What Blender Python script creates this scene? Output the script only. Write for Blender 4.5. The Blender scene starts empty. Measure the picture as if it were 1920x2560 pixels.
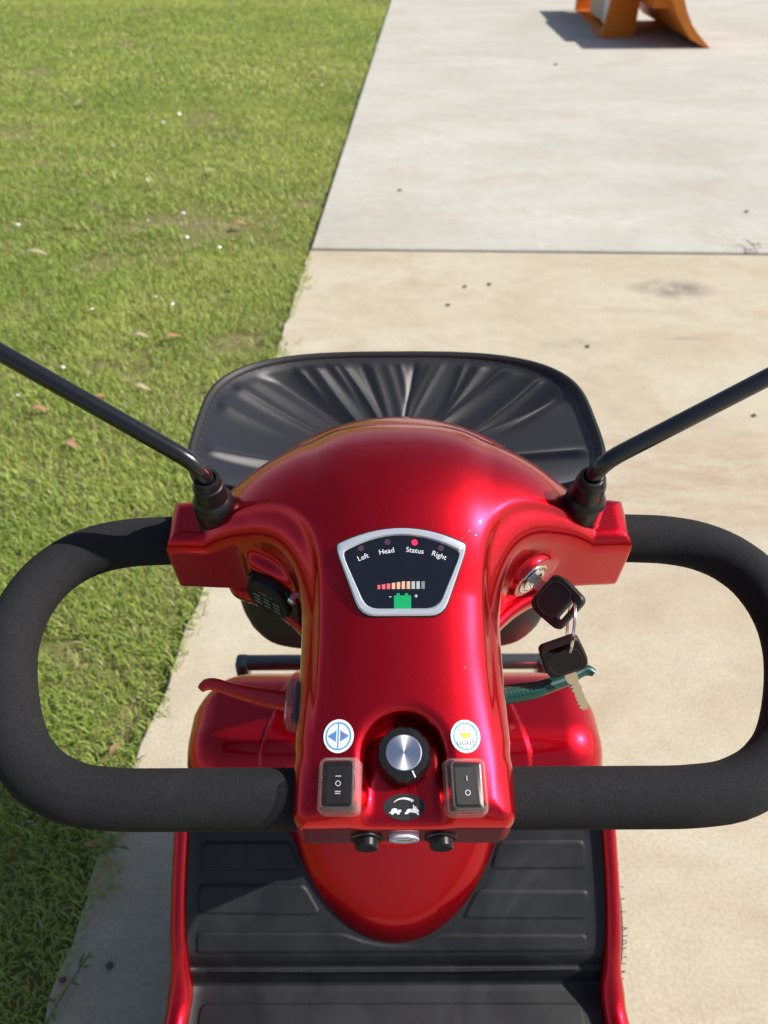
import bpy, math, random
import numpy as np
from mathutils import Vector, Matrix

R = math.radians
S = bpy.context.scene
COL = S.collection

# ------------------------------------------------------------------ camera
PITCH, ROLL = R(40), R(.3)
fw = Vector((0, math.cos(PITCH), -math.sin(PITCH)))
up = Vector((0, math.sin(PITCH), math.cos(PITCH)))
rt = Vector((1, 0, 0))
Xc = rt * math.cos(ROLL) - up * math.sin(ROLL)
Yc = rt * math.sin(ROLL) + up * math.cos(ROLL)
cd = bpy.data.cameras.new('camera')
cam = bpy.data.objects.new('camera', cd)
COL.objects.link(cam)
m = Matrix((Xc, Yc, -fw)).transposed().to_4x4()
m.translation = (-.012, 0, 1.3)
cam.matrix_world = m
cd.sensor_width = 36
cd.lens = 27.0
cd.clip_start = .02
cd.clip_end = 1500
cd.dof.use_dof = True
cd.dof.focus_distance = .57
cd.dof.aperture_fstop = 9.0
S.camera = cam

# ------------------------------------------------------------------ light
SUN = Vector((1.04, -.02, 1)).normalized()
W = bpy.data.worlds.new('World')
S.world = W
W.use_nodes = True
nt = W.node_tree
bg = nt.nodes['Background']
sky = nt.nodes.new('ShaderNodeTexSky')
sky.sky_type = 'NISHITA'
sky.sun_disc = False
sky.sun_elevation = math.asin(SUN.z)
sky.sun_rotation = math.atan2(SUN.x, SUN.y)
sky.dust_density = 1.5
tc = nt.nodes.new('ShaderNodeTexCoord')
cn = nt.nodes.new('ShaderNodeTexNoise')
cn.inputs['Scale'].default_value = 2.6
cn.inputs['Detail'].default_value = 7
cn.inputs['Roughness'].default_value = .58
cn.inputs['Distortion'].default_value = .3
nt.links.new(tc.outputs['Generated'], cn.inputs['Vector'])
cr = nt.nodes.new('ShaderNodeValToRGB')
cr.color_ramp.elements[0].position = .50
cr.color_ramp.elements[1].position = .72
cr.color_ramp.elements[1].color = (.16, .16, .16, 1)
nt.links.new(cn.outputs['Fac'], cr.inputs[0])
cx = nt.nodes.new('ShaderNodeMix')
cx.data_type = 'RGBA'
cx.inputs[7].default_value = (8.5, 8.7, 9.0, 1)
nt.links.new(cr.outputs[0], cx.inputs[0])
nt.links.new(sky.outputs[0], cx.inputs[6])
nt.links.new(cx.outputs[2], bg.inputs[0])
bg.inputs[1].default_value = .085
sl = bpy.data.lights.new('sun', 'SUN')
sl.energy = 5.0
sl.angle = R(.53)
sl.color = (1, .95, .87)
so = bpy.data.objects.new('sun', sl)
COL.objects.link(so)
so.rotation_euler = SUN.to_track_quat('Z', 'Y').to_euler()
so.location = (3, 0, 6)
S.view_settings.view_transform = 'Standard'
S.view_settings.look = 'None'
S.view_settings.exposure = 0.50
S.view_settings.gamma = 1
S.view_settings.use_curve_mapping = False

rng = np.random.default_rng(7)
random.seed(5)


# ------------------------------------------------------------------ materials
def mat(name, col, rough=.5, metal=0, coat=0, coat_rough=.03, spec=.5, ior=None):
    M = bpy.data.materials.new(name)
    M.use_nodes = True
    b = M.node_tree.nodes['Principled BSDF']
    b.inputs['Base Color'].default_value = (*col, 1)
    b.inputs['Roughness'].default_value = rough
    b.inputs['Metallic'].default_value = metal
    b.inputs['Coat Weight'].default_value = coat
    b.inputs['Coat Roughness'].default_value = coat_rough
    b.inputs['Specular IOR Level'].default_value = spec
    if ior:
        b.inputs['IOR'].default_value = ior
    return M


class G:
    """small helper for node graphs"""
    def __init__(s, M):
        s.t = M.node_tree
        s.b = s.t.nodes.get('Principled BSDF')

    def n(s, kind, **kw):
        x = s.t.nodes.new('ShaderNode' + kind)
        for k, v in kw.items():
            if k.startswith('_'):
                x.inputs[k[1:].replace('_', ' ')].default_value = v
            else:
                setattr(x, k, v)
        return x

    def l(s, a, b):
        s.t.links.new(a, b)

    def coord(s):
        return s.n('TexCoord').outputs['Object']

    def noise(s, scale, detail=4, rough=.55, vec=None, dist=0):
        x = s.n('TexNoise', _Scale=scale, _Detail=detail, _Roughness=rough, _Distortion=dist)
        s.l(vec if vec is not None else s.coord(), x.inputs['Vector'])
        return x.outputs['Fac']

    def ramp(s, fac, *stops):
        x = s.n('ValToRGB')
        e = x.color_ramp.elements
        while len(e) < len(stops):
            e.new(.5)
        for q, (p, c) in zip(e, stops):
            q.position = p
            q.color = (*c, 1) if len(c) == 3 else c
        s.l(fac, x.inputs[0])
        return x.outputs[0]

    def mix(s, fac, a, b, mode='MIX'):
        x = s.n('Mix', data_type='RGBA', blend_type=mode)
        for sock, v in ((x.inputs[0], fac), (x.inputs[6], a), (x.inputs[7], b)):
            if hasattr(v, 'is_output'):
                s.l(v, sock)
            elif isinstance(v, (int, float)):
                sock.default_value = v
            else:
                sock.default_value = (*v, 1)
        return x.outputs[2]

    def bump(s, fac, strength, dist, prev=None):
        x = s.n('Bump', _Strength=strength, _Distance=dist)
        s.l(fac, x.inputs['Height'])
        if prev:
            s.l(prev, x.inputs['Normal'])
        return x.outputs[0]


def g3(v):
    return (v, v, v)


def red_paint():
    M = mat('candy_red_paint', (.55, .0, .018), .30, .92, .8, .02)
    g = G(M)
    g.b.inputs['Coat IOR'].default_value = 1.40
    fl = g.noise(1400, 1, .5)
    c = g.ramp(fl, (.3, (.49, .0, .007)), (.7, (.68, .0, .012)))
    big = g.noise(9, 3, .6)
    c = g.mix(g.ramp(big, (.4, g3(0)), (.75, g3(.22))), c, (.62, .002, .014))
    vo = g.n('TexVoronoi', _Scale=170.0)
    g.l(g.coord(), vo.inputs['Vector'])
    du = g.ramp(vo.outputs['Distance'], (.03, g3(.5)), (.075, g3(0)))
    c = g.mix(g.mix(1.0, du, g.ramp(g.noise(35, 3, .6), (.52, g3(0)), (.62, g3(1))), 'MULTIPLY'), c, (.55, .40, .36))
    g.l(c, g.b.inputs['Base Color'])
    g.l(g.bump(fl, .06, .0004), g.b.inputs['Normal'])
    sm = g.noise(60, 4, .65, dist=1.2)
    g.l(g.ramp(sm, (.45, g3(.012)), (.85, g3(.05))), g.b.inputs['Coat Roughness'])
    return M


def foam():
    M = mat('black_foam', (.022, .022, .024), .9, spec=.25)
    g = G(M)
    f = g.noise(1100, 2, .6)
    c = g.ramp(f, (.35, (.007, .007, .008)), (.75, (.021, .021, .0235)))
    d = g.noise(30, 5, .7)
    c = g.mix(g.ramp(d, (.5, g3(0)), (.85, g3(.35))), c, (.032, .032, .032))
    g.l(c, g.b.inputs['Base Color'])
    g.l(g.bump(f, .6, .0006), g.b.inputs['Normal'])
    return M


def rubber_mat():
    M = mat('floor_rubber', (.022, .023, .027), .55, spec=.4)
    g = G(M)
    d = g.noise(7, 6, .65, dist=.6)
    c = g.ramp(d, (.42, (.008, .0085, .0105)), (.62, (.0155, .0165, .0195)), (.80, (.050, .046, .040)))
    f = g.noise(900, 2, .5)
    g.l(c, g.b.inputs['Base Color'])
    g.l(g.ramp(d, (.35, g3(.45)), (.7, g3(.68))), g.b.inputs['Roughness'])
    g.l(g.bump(f, .35, .0004), g.b.inputs['Normal'])
    return M


def satin():
    M = mat('black_satin_fabric', (.0075, .008, .0115), .43, spec=.5)
    g = G(M)
    wv = g.n('TexWave', _Scale=900.0, _Distortion=0.6)
    g.l(g.coord(), wv.inputs['Vector'])
    f = g.noise(1500, 1)
    g.l(g.bump(f, .25, .0004, g.bump(wv.outputs['Fac'], .12, .0003)), g.b.inputs['Normal'])
    g.b.inputs['Sheen Weight'].default_value = .25
    g.b.inputs['Sheen Roughness'].default_value = .4
    return M


def concrete(name, lo, mid, hi, stain):
    M = mat(name, mid, .85, spec=.25)
    g = G(M)
    co = g.coord()
    mp = g.n('Mapping')
    g.l(co, mp.inputs[0])
    mp.inputs['Scale'].default_value = (1, 1.7, 1)
    a = g.noise(.9, 6, .6, mp.outputs[0], .4)
    c = g.ramp(a, (.3, lo), (.5, mid), (.72, hi))
    mp2 = g.n('Mapping')
    g.l(co, mp2.inputs[0])
    mp2.inputs['Rotation'].default_value = (0, 0, R(30))
    mp2.inputs['Scale'].default_value = (1.3, 1.9, 1)
    b = g.noise(1.7, 7, .68, mp2.outputs[0], .8)
    c = g.mix(g.ramp(b, (.46, g3(0)), (.70, g3(.75))), c, stain)
    e = g.noise(14, 6, .7, co)
    c = g.mix(.5, c, g.ramp(e, (.3, g3(.42)), (.7, g3(.56))), 'OVERLAY')
    f = g.noise(160, 3, .7, co)
    c = g.mix(.55, c, g.ramp(f, (.3, g3(.36)), (.7, g3(.62))), 'OVERLAY')
    v = g.n('TexVoronoi', _Scale=16.0)
    g.l(co, v.inputs['Vector'])
    c = g.mix(g.ramp(v.outputs['Distance'], (.012, g3(.5)), (.03, g3(0))), c, (.16, .14, .11))
    # old stains: two grey ovals and a fan of reddish tyre smears
    sx_ = g.n('SeparateXYZ')
    g.l(co, sx_.inputs[0])
    for cx_, cy_, r1, r2, col, amt in ((1.15, 2.93, .19, .11, (.17, .155, .135), .95), (.66, 2.47, .12, .05, (.22, .19, .16), .5), (1.07, 2.51, .11, .014, (.22, .20, .17), .6), (.90, 1.65, .80, .50, (.30, .205, .140), .60)):
        mq = g.n('Mapping')
        g.l(co, mq.inputs[0])
        mq.inputs['Location'].default_value = (-cx_ / r1, -cy_ / r2, 0)
        mq.inputs['Scale'].default_value = (1 / r1, 1 / r2, 0)
        ln = g.n('VectorMath', operation='LENGTH')
        g.l(mq.outputs[0], ln.inputs[0])
        if r1 > .5:
            mw = g.n('Mapping')
            g.l(co, mw.inputs[0])
            mw.inputs['Rotation'].default_value = (0, 0, R(48))
            mw.inputs['Scale'].default_value = (4, 15, 1)
            pat = g.ramp(g.noise(1, 5, .75, mw.outputs[0]), (.44, g3(0)), (.66, g3(1)))
        else:
            pat = g.ramp(g.noise(10, 5, .7, co), (.32, g3(0)), (.55, g3(1)))
        inn = g.ramp(ln.outputs['Value'], (.25, g3(amt)), (1, g3(0)))
        c = g.mix(g.mix(1.0, inn, pat, 'MULTIPLY'), c, col)
    g.l(c, g.b.inputs['Base Color'])
    # broom finish running across the slab
    mp3 = g.n('Mapping')
    g.l(co, mp3.inputs[0])
    mp3.inputs['Scale'].default_value = (6, 260, 1)
    br = g.noise(1, 3, .6, mp3.outputs[0])
    g.l(g.bump(f, .25, .002, g.bump(br, .10, .002)), g.b.inputs['Normal'])
    return M


RED = red_paint()
FOAM = foam()
RUBBER = rubber_mat()
SATIN = satin()
BLACK = mat('black_plastic', (.007, .007, .0075), .3, spec=.45)
BLACKM = mat('black_matt_plastic', (.008, .008, .0088), .5, spec=.35)
BOOT = mat('black_boot_rubber', (.007, .0075, .009), .34, spec=.5)
STEMP = mat('black_enamel', (.006, .006, .007), .24, spec=.5, coat=.3, coat_rough=.12)
TYRE = mat('tyre_rubber', (.02, .02, .02), .8, spec=.3)
SILVER = mat('silver_plastic', (.62, .66, .72), .32, .6)
CHROME = mat('chrome', (.75, .74, .72), .12, 1)
STEEL = mat('key_steel', (.62, .56, .46), .28, 1)
LENS = mat('gauge_face', (.006, .007, .012), .12, spec=.6)
_g = G(LENS)
_g.l(_g.ramp(_g.noise(70, 5, .7), (.4, g3(.08)), (.75, g3(.30))), _g.b.inputs['Roughness'])
WHITE = mat('white_sticker', (.78, .79, .82), .35)
PRINTW = mat('white_print', (.70, .72, .76), .5)
GREYP = mat('grey_print', (.22, .24, .24), .6)
BLUE = mat('blue_print', (.02, .30, .72), .4)
NAVY = mat('dark_print', (.03, .03, .06), .5)
REDP = mat('red_print', (.75, .03, .10), .45)
YELLOW = mat('yellow_print', (.85, .68, .01), .4)
GREEN = mat('green_print', (.0, .30, .10), .4)
PEACH = mat('peach_print', (.62, .36, .24), .45)
PINK = mat('pink_print', (.70, .10, .13), .45)
PALE = mat('pale_print', (.36, .40, .38), .45)
DULL = mat('dull_print', (.15, .19, .19), .45)
GOLD = mat('gold_print', (.40, .34, .20), .5)
DIMLED = mat('unlit_indicator', (.06, .03, .045), .3)
LIT = mat('lit_red_indicator', (.8, .01, .05), .3)
LIT.node_tree.nodes['Principled BSDF'].inputs['Emission Color'].default_value = (1, .02, .06, 1)
LIT.node_tree.nodes['Principled BSDF'].inputs['Emission Strength'].default_value = .9
REDLEV = mat('red_lever_plastic', (.62, .010, .012), .34, spec=.5)
GRNLEV = mat('green_lever_plastic', (.0, .045, .038), .34, spec=.5)
for M in (REDLEV, GRNLEV):
    M.node_tree.nodes['Principled BSDF'].inputs['Coat Weight'].default_value = .3


def brushed():
    M = mat('spun_aluminium', (.72, .71, .75), .3, 1)
    g = G(M)
    b = g.b
    b.inputs['Anisotropic'].default_value = .8
    tn = g.n('Tangent', direction_type='RADIAL', axis='Z')
    g.l(tn.outputs[0], b.inputs['Tangent'])
    return M


SPUN = brushed()


def clear():
    M = bpy.data.materials.new('clear_rubber')
    M.use_nodes = True
    t = M.node_tree
    t.nodes.clear()
    o = t.nodes.new('ShaderNodeOutputMaterial')
    tr = t.nodes.new('ShaderNodeBsdfTransparent')
    tr.inputs[0].default_value = (.97, .955, .95, 1)
    gl = t.nodes.new('ShaderNodeBsdfGlossy')
    gl.inputs['Roughness'].default_value = .12
    df = t.nodes.new('ShaderNodeBsdfDiffuse')
    df.inputs[0].default_value = (.66, .56, .53, 1)
    lw = t.nodes.new('ShaderNodeLayerWeight')
    lw.inputs[0].default_value = .45
    mr = t.nodes.new('ShaderNodeMapRange')
    mr.inputs[3].default_value = .008
    mr.inputs[4].default_value = .45
    t.links.new(lw.outputs['Facing'], mr.inputs[0])
    m1 = t.nodes.new('ShaderNodeMixShader')
    m1.inputs[0].default_value = .42
    t.links.new(df.outputs[0], m1.inputs[1])
    t.links.new(gl.outputs[0], m1.inputs[2])
    m2 = t.nodes.new('ShaderNodeMixShader')
    t.links.new(mr.outputs[0], m2.inputs[0])
    t.links.new(tr.outputs[0], m2.inputs[1])
    t.links.new(m1.outputs[0], m2.inputs[2])
    t.links.new(m2.outputs[0], o.inputs[0])
    return M


CLEAR = clear()


def orange_paint():
    M = mat('orange_machine_paint', (.46, .115, .012), .45, spec=.4)
    g = G(M)
    d = g.noise(5, 6, .7)
    c = g.ramp(d, (.3, (.60, .155, .013)), (.6, (.66, .20, .022)), (.85, (.42, .13, .028)))
    g.l(c, g.b.inputs['Base Color'])
    return M


ORANGE = orange_paint()
RUST = mat('dark_red_steel', (.10, .018, .012), .6)
PAPER = mat('manual_paper', (.72, .72, .70), .5)
KRAFT = mat('cream_card', (.60, .47, .30), .7)


# ------------------------------------------------------------------ building helpers
def empty(name, loc, label=None, cat=None, group=None, kind=None):
    o = bpy.data.objects.new(name, None)
    o.location = loc
    o.empty_display_size = .1
    COL.objects.link(o)
    tag(o, label, cat, group, kind)
    return o


def tag(o, label=None, cat=None, group=None, kind=None):
    if label: o['label'] = label
    if cat: o['category'] = cat
    if group: o['group'] = group
    if kind: o['kind'] = kind
    return o


def world_of(o):
    m = o.matrix_basis.copy()
    p = o.parent
    return m if p is None else world_of(p) @ o.matrix_parent_inverse @ m


def adopt(o, parent):
    o.parent = parent
    o.matrix_parent_inverse = world_of(parent).inverted()


def link_mesh(name, me, material, parent=None, smooth=True):
    o = bpy.data.objects.new(name, me)
    COL.objects.link(o)
    if material:
        me.materials.append(material)
    if parent is not None:
        adopt(o, parent)
    if smooth:
        me.shade_smooth()
    return o


class Fr:
    """a frame: origin and three axes"""
    def __init__(s, o, x, y, z):
        s.o = np.array(o, float)
        s.m = np.array([x, y, z], float)

    def __call__(s, p):
        return s.o + np.asarray(p, float) @ s.m

    def vec(s, p):
        return np.asarray(p, float) @ s.m

    def sub(s, o, x=(1, 0, 0), y=(0, 1, 0), z=(0, 0, 1)):
        return Fr(s(o), s.vec(x), s.vec(y), s.vec(z))


WORLD = Fr((0, 0, 0), (1, 0, 0), (0, 1, 0), (0, 0, 1))


def nrm(v):
    v = np.asarray(v, float)
    return v / np.linalg.norm(v)


def axis_frame(o, z, hint=(0, 0, 1)):
    z = nrm(z)
    h = np.array(hint, float)
    if abs(h @ z) > .95:
        h = np.array((1., 0, 0))
    x = nrm(np.cross(h, z))
    return Fr(o, x, np.cross(z, x), z)


class MB:
    def __init__(s, fr=WORLD):
        s.v, s.f, s.fr = [], [], fr

    def add(s, vs, fs, fr=None):
        fr = fr or s.fr
        b = len(s.v)
        s.v += [tuple(fr(p)) for p in vs]
        s.f += [tuple(b + i for i in f) for f in fs]
        return s

    def box(s, c, h, bev=0, fr=None):
        c, h = np.array(c, float), np.array(h, float)
        if bev <= 0:
            vs = [c + h * (i, j, k) for i in (-1, 1) for j in (-1, 1) for k in (-1, 1)]
            fs = [(0, 1, 3, 2), (4, 6, 7, 5), (0, 4, 5, 1), (2, 3, 7, 6), (0, 2, 6, 4), (1, 5, 7, 3)]
            return s.add(vs, fs, fr)
        rr = rounded_rect(h[0] * 2, h[1] * 2, bev * 1.5, 4)
        rings = []
        for dz, ins in ((-h[2], bev), (-h[2] + bev * .3, bev * .3), (-h[2] + bev, 0), (h[2] - bev, 0), (h[2] - bev * .3, bev * .3), (h[2], bev)):
            sx, sy = (h[0] - ins) / h[0], (h[1] - ins) / h[1]
            rings.append([(c[0] + x * sx, c[1] + y * sy, c[2] + dz) for x, y in rr])
        return s.loft(rings, True, True, fr)

    def loft(s, rings, cap0=True, cap1=True, fr=None, closed=True):
        n = len(rings[0])
        vs = [p for r in rings for p in r]
        fs = []
        for i in range(len(rings) - 1):
            for j in range(n if closed else n - 1):
                k = (j + 1) % n
                fs.append((i * n + j, i * n + k, (i + 1) * n + k, (i + 1) * n + j))
        if cap0: fs.append(tuple(range(n))[::-1])
        if cap1: fs.append(tuple((len(rings) - 1) * n + j for j in range(n)))
        return s.add(vs, fs, fr)

    def lathe(s, prof, seg=32, fr=None, mod=None):
        """prof: list of (r, z); revolved round the frame's z"""
        rings = []
        for r, z in prof:
            ring = []
            for j in range(seg):
                a = 2 * math.pi * j / seg
                q = r * (mod(a, z) if mod else 1)
                ring.append((q * math.cos(a), q * math.sin(a), z))
            rings.append(ring)
        return s.loft(rings, True, True, fr)

    def tube(s, pts, rad, seg=16, fr=None, flat=1.0, caps=True):
        P = np.array(pts, float)
        n = len(P)
        rad = [rad] * n if np.isscalar(rad) else rad
        T = np.gradient(P, axis=0)
        T /= np.linalg.norm(T, axis=1)[:, None]
        ref = np.array((0, 0, 1.)) if abs(T[0][2]) < .9 else np.array((0, 1., 0))
        x = nrm(np.cross(ref, T[0]))
        rings = []
        for i in range(n):
            x = nrm(x - T[i] * (x @ T[i]))
            y = np.cross(T[i], x)
            rings.append([tuple(P[i] + rad[i] * (math.cos(a) * x + math.sin(a) * y * flat))
                          for a in np.linspace(0, 2 * math.pi, seg, endpoint=False)])
        return s.loft(rings, caps, caps, fr)

    def prism(s, poly, z0, z1, fr=None, bev=0):
        poly = [tuple(p) for p in poly]
        if bev:
            c = np.mean(np.array(poly), axis=0)
            ins = [tuple(q) for q in inset(poly, bev)]
            rings = [[(*p, z0) for p in poly], [(*p, z1 - bev) for p in poly], [(*p, z1) for p in ins]]
        else:
            rings = [[(*p, z0) for p in poly], [(*p, z1) for p in poly]]
        return s.loft(rings, True, True, fr)

    def ball(s, c, r, seg=16, fr=None, sc=(1, 1, 1)):
        rings = []
        for i in range(1, seg // 2):
            t = math.pi * i / (seg // 2)
            rings.append([(c[0] + sc[0] * r * math.sin(t) * math.cos(a), c[1] + sc[1] * r * math.sin(t) * math.sin(a), c[2] - sc[2] * r * math.cos(t))
                          for a in np.linspace(0, 2 * math.pi, seg, endpoint=False)])
        return s.loft(rings, True, True, fr)

    def build(s, name, material, parent=None, smooth=True, crease=35):
        me = bpy.data.meshes.new(name)
        me.from_pydata(s.v, [], s.f)
        me.update()
        o = link_mesh(name, me, material, parent, smooth)
        if smooth and crease:
            me.set_sharp_from_angle(angle=R(crease))
        return o


def inset(poly, d):
    P = np.array(poly, float)
    n = len(P)
    area = sum(P[i][0] * P[(i + 1) % n][1] - P[(i + 1) % n][0] * P[i][1] for i in range(n))
    sg = 1 if area > 0 else -1
    out = []
    for i in range(n):
        a, b, c = P[i - 1], P[i], P[(i + 1) % n]
        e1, e2 = nrm(b - a), nrm(c - b)
        n1, n2 = sg * np.array((-e1[1], e1[0])), sg * np.array((-e2[1], e2[0]))
        q = n1 + n2
        out.append(b + q * (d / max(.35, 1 + n1 @ n2)))
    return out


def rounded_rect(w, h, r, n=5):
    out = []
    for cx, cy, a0 in ((w / 2 - r, h / 2 - r, 0), (-w / 2 + r, h / 2 - r, 90), (-w / 2 + r, -h / 2 + r, 180), (w / 2 - r, -h / 2 + r, 270)):
        for i in range(n + 1):
            a = R(a0 + 90 * i / n)
            out.append((cx + r * math.cos(a), cy + r * math.sin(a)))
    return out


def round_poly(pts, r, n=5):
    """polygon with its corners rounded by quadratic arcs"""
    P = [np.array(p, float) for p in pts]
    out = []
    for i in range(len(P)):
        a, b, c = P[i - 1], P[i], P[(i + 1) % len(P)]
        rr = r[i] if isinstance(r, (list, tuple)) else r
        d1, d2 = min(rr, .49 * np.linalg.norm(a - b)), min(rr, .49 * np.linalg.norm(c - b))
        p0, p1 = b + nrm(a - b) * d1, b + nrm(c - b) * d2
        for k in range(n + 1):
            t = k / n
            out.append((1 - t) ** 2 * p0 + 2 * t * (1 - t) * b + t * t * p1)
    return out


def circle(r, n=32, c=(0, 0), sx=1, sy=1, a0=0, a1=360):
    full = abs(a1 - a0) >= 360
    return [(c[0] + r * sx * math.cos(R(a0 + (a1 - a0) * i / (n if full else n - 1))), c[1] + r * sy * math.sin(R(a0 + (a1 - a0) * i / (n if full else n - 1)))) for i in range(n)]


def ring_band(mb, outer, inner, z0, z1, fr=None):
    n = len(outer)
    rings = [[(*p, z0) for p in outer], [(*p, z1) for p in outer], [(*p, z1) for p in inner], [(*p, z0) for p in inner]]
    rings.append(rings[0])
    return mb.loft(rings, False, False, fr)


_text_cache = {}


def text_geo(txt, size, align='CENTER'):
    cu = bpy.data.curves.new('lettering', 'FONT')
    cu.body = txt
    cu.size = size
    cu.align_x = align
    cu.align_y = 'CENTER'
    cu.resolution_u = 3
    o = bpy.data.objects.new('lettering', cu)
    COL.objects.link(o)
    dg = bpy.context.evaluated_depsgraph_get()
    me = bpy.data.meshes.new_from_object(o.evaluated_get(dg))
    vs = [tuple(v.co) for v in me.vertices]
    fs = [tuple(p.vertices) for p in me.polygons]
    bpy.data.objects.remove(o)
    bpy.data.curves.remove(cu)
    bpy.data.meshes.remove(me)
    return vs, fs


def add_text(mb, txt, size, pos, rot=0, z=0, sx=1, fr=None):
    vs, fs = text_geo(txt, size)
    c, s_ = math.cos(rot), math.sin(rot)
    out = [(pos[0] + (x * sx) * c - y * s_, pos[1] + (x * sx) * s_ + y * c, z) for x, y, _ in vs]
    return mb.add(out, fs, fr)


# ------------------------------------------------------------------ implicit surfaces
def smin(a, b, k):
    h = np.clip(.5 + .5 * (b - a) / k, 0, 1)
    return b + (a - b) * h - k * h * (1 - h)


def smax(a, b, k):
    return -smin(-a, -b, k)


def rbox(p, c, h, r):
    q = [np.abs(p[i] - c[i]) - (h[i] - r) for i in range(3)]
    out = np.sqrt(sum(np.maximum(x, 0) ** 2 for x in q))
    return out + np.minimum(np.maximum(np.maximum(q[0], q[1]), q[2]), 0) - r


def box2(x, y, cx, cy, hx, hy, r):
    a, b = np.abs(x - cx) - (hx - r), np.abs(y - cy) - (hy - r)
    return np.sqrt(np.maximum(a, 0) ** 2 + np.maximum(b, 0) ** 2) + np.minimum(np.maximum(a, b), 0) - r


def cyl(p, c, a, rad, h0, h1):
    """solid cylinder from c+a*h0 to c+a*h1"""
    a = nrm(a)
    d = [p[i] - c[i] for i in range(3)]
    t = sum(d[i] * a[i] for i in range(3))
    rr = np.sqrt(np.maximum(sum(d[i] ** 2 for i in range(3)) - t ** 2, 1e-12))
    return np.maximum(rr - rad, np.maximum(h0 - t, t - h1))


def surface_nets(fn, lo, hi, h):
    ax = [np.arange(lo[i], hi[i] + h, h, dtype=np.float32) for i in range(3)]
    X = np.meshgrid(*ax, indexing='ij', sparse=True)
    F = np.broadcast_to(fn(*X), [len(a) for a in ax]).astype(np.float32)
    n = np.array(F.shape) - 1
    sg = F < 0
    acc = np.zeros((*n, 3), np.float32)
    cnt = np.zeros(n, np.float32)
    corner = lambda A, o: A[o[0]:o[0] + n[0], o[1]:o[1] + n[1], o[2]:o[2] + n[2]]
    for d in range(3):
        e = [(i, j) for i in (0, 1) for j in (0, 1)]
        for i, j in e:
            a = [0, 0, 0]
            o1, o2 = [x for x in range(3) if x != d]
            a[o1], a[o2] = i, j
            b = list(a)
            b[d] = 1
            fa, fb = corner(F, a), corner(F, b)
            cr = corner(sg, a) != corner(sg, b)
            t = np.where(cr, fa / np.where(cr, fa - fb, 1), 0)
            for q in range(3):
                acc[..., q] += np.where(cr, t if q == d else a[q], 0)
            cnt += cr
    act = cnt > 0
    idx = -np.ones(n, np.int64)
    idx[act] = np.arange(act.sum())
    ijk = np.argwhere(act)
    P = (ijk + acc[act] / cnt[act][:, None]) * h + np.array([a[0] for a in ax])
    quads = []
    for d in range(3):
        o1, o2 = [(1, 2), (2, 0), (0, 1)][d]
        sl0 = [slice(None)] * 3
        sl1 = [slice(None)] * 3
        sl0[d], sl1[d] = slice(0, -1), slice(1, None)
        cr = sg[tuple(sl0)] != sg[tuple(sl1)]
        c = np.argwhere(cr)
        ok = (c[:, o1] > 0) & (c[:, o2] > 0) & (c[:, o1] < n[o1]) & (c[:, o2] < n[o2])
        c = c[ok]
        inside_first = sg[tuple(c.T)]
        def at(a, b):
            q = c.copy()
            q[:, o1] -= a
            q[:, o2] -= b
            return idx[tuple(q.T)]
        q = np.stack([at(0, 0), at(1, 0), at(1, 1), at(0, 1)], 1)
        q[~inside_first] = q[~inside_first][:, ::-1]
        quads.append(q)
    return P.astype(np.float64), np.concatenate(quads)


def grad(fn, P, e=4e-4):
    out = np.zeros_like(P)
    for i in range(3):
        d = np.zeros(3)
        d[i] = e
        A, B = P + d, P - d
        out[:, i] = (fn(*A.T) - fn(*B.T)) / (2 * e)
    return out


def solid(name, fn, lo, hi, h, fr, material, parent):
    P, Q = surface_nets(fn, lo, hi, h)
    for _ in range(4):
        g = grad(fn, P)
        f = fn(*P.T)
        st = g * (f / np.maximum((g ** 2).sum(1), .2))[:, None]
        L = np.linalg.norm(st, axis=1)
        st *= np.minimum(1, .6 * h / np.maximum(L, 1e-9))[:, None]
        P = P - st
    N = grad(fn, P)
    N /= np.maximum(np.linalg.norm(N, axis=1), 1e-9)[:, None]
    me = bpy.data.meshes.new(name)
    Wd = fr(P)
    me.vertices.add(len(P))
    me.vertices.foreach_set('co', Wd.ravel())
    me.loops.add(Q.size)
    me.loops.foreach_set('vertex_index', Q.ravel().astype(np.int32))
    me.polygons.add(len(Q))
    me.polygons.foreach_set('loop_start', np.arange(0, Q.size, 4, dtype=np.int32))
    me.update(calc_edges=True)
    me.validate()
    o = link_mesh(name, me, material, parent)
    me.normals_split_custom_set_from_vertices((N @ fr.m).tolist())
    return o


def ray_hit(fn, u, v, w0=.16, w1=-.06):
    """first surface point below (u, v) along -w, with normal"""
    ws = np.linspace(w0, w1, 800)
    f = fn(np.full_like(ws, u), np.full_like(ws, v), ws)
    i = int(np.argmax(f < 0))
    a, b = ws[i - 1], ws[i]
    for _ in range(30):
        c = (a + b) / 2
        if fn(np.array([u]), np.array([v]), np.array([c]))[0] < 0: b = c
        else: a = c
    p = np.array([[u, v, (a + b) / 2]])
    return p[0], nrm(grad(fn, p)[0])


# =================================================================== GROUND
def sheet(name, pts, z, material, kind='structure', parent=None, sub=0):
    mb = MB()
    mb.add([(x, y, z) for x, y in pts], [tuple(range(len(pts)))])
    o = mb.build(name, material, parent, smooth=False)
    if parent is None:
        tag(o, kind=kind)
    return o


def soil_mat():
    M = mat('lawn_soil', (.10, .085, .05), .95, spec=.1)
    g = G(M)
    a = g.noise(3, 6, .65)
    c = g.ramp(a, (.3, (.14, .18, .035)), (.55, (.20, .19, .075)), (.75, (.27, .22, .14)))
    b = g.noise(60, 5, .7)
    c = g.mix(.8, c, g.ramp(b, (.3, g3(.3)), (.7, g3(.62))), 'OVERLAY')
    g.l(c, g.b.inputs['Base Color'])
    g.l(g.bump(b, .8, .02), g.b.inputs['Normal'])
    return M


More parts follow.
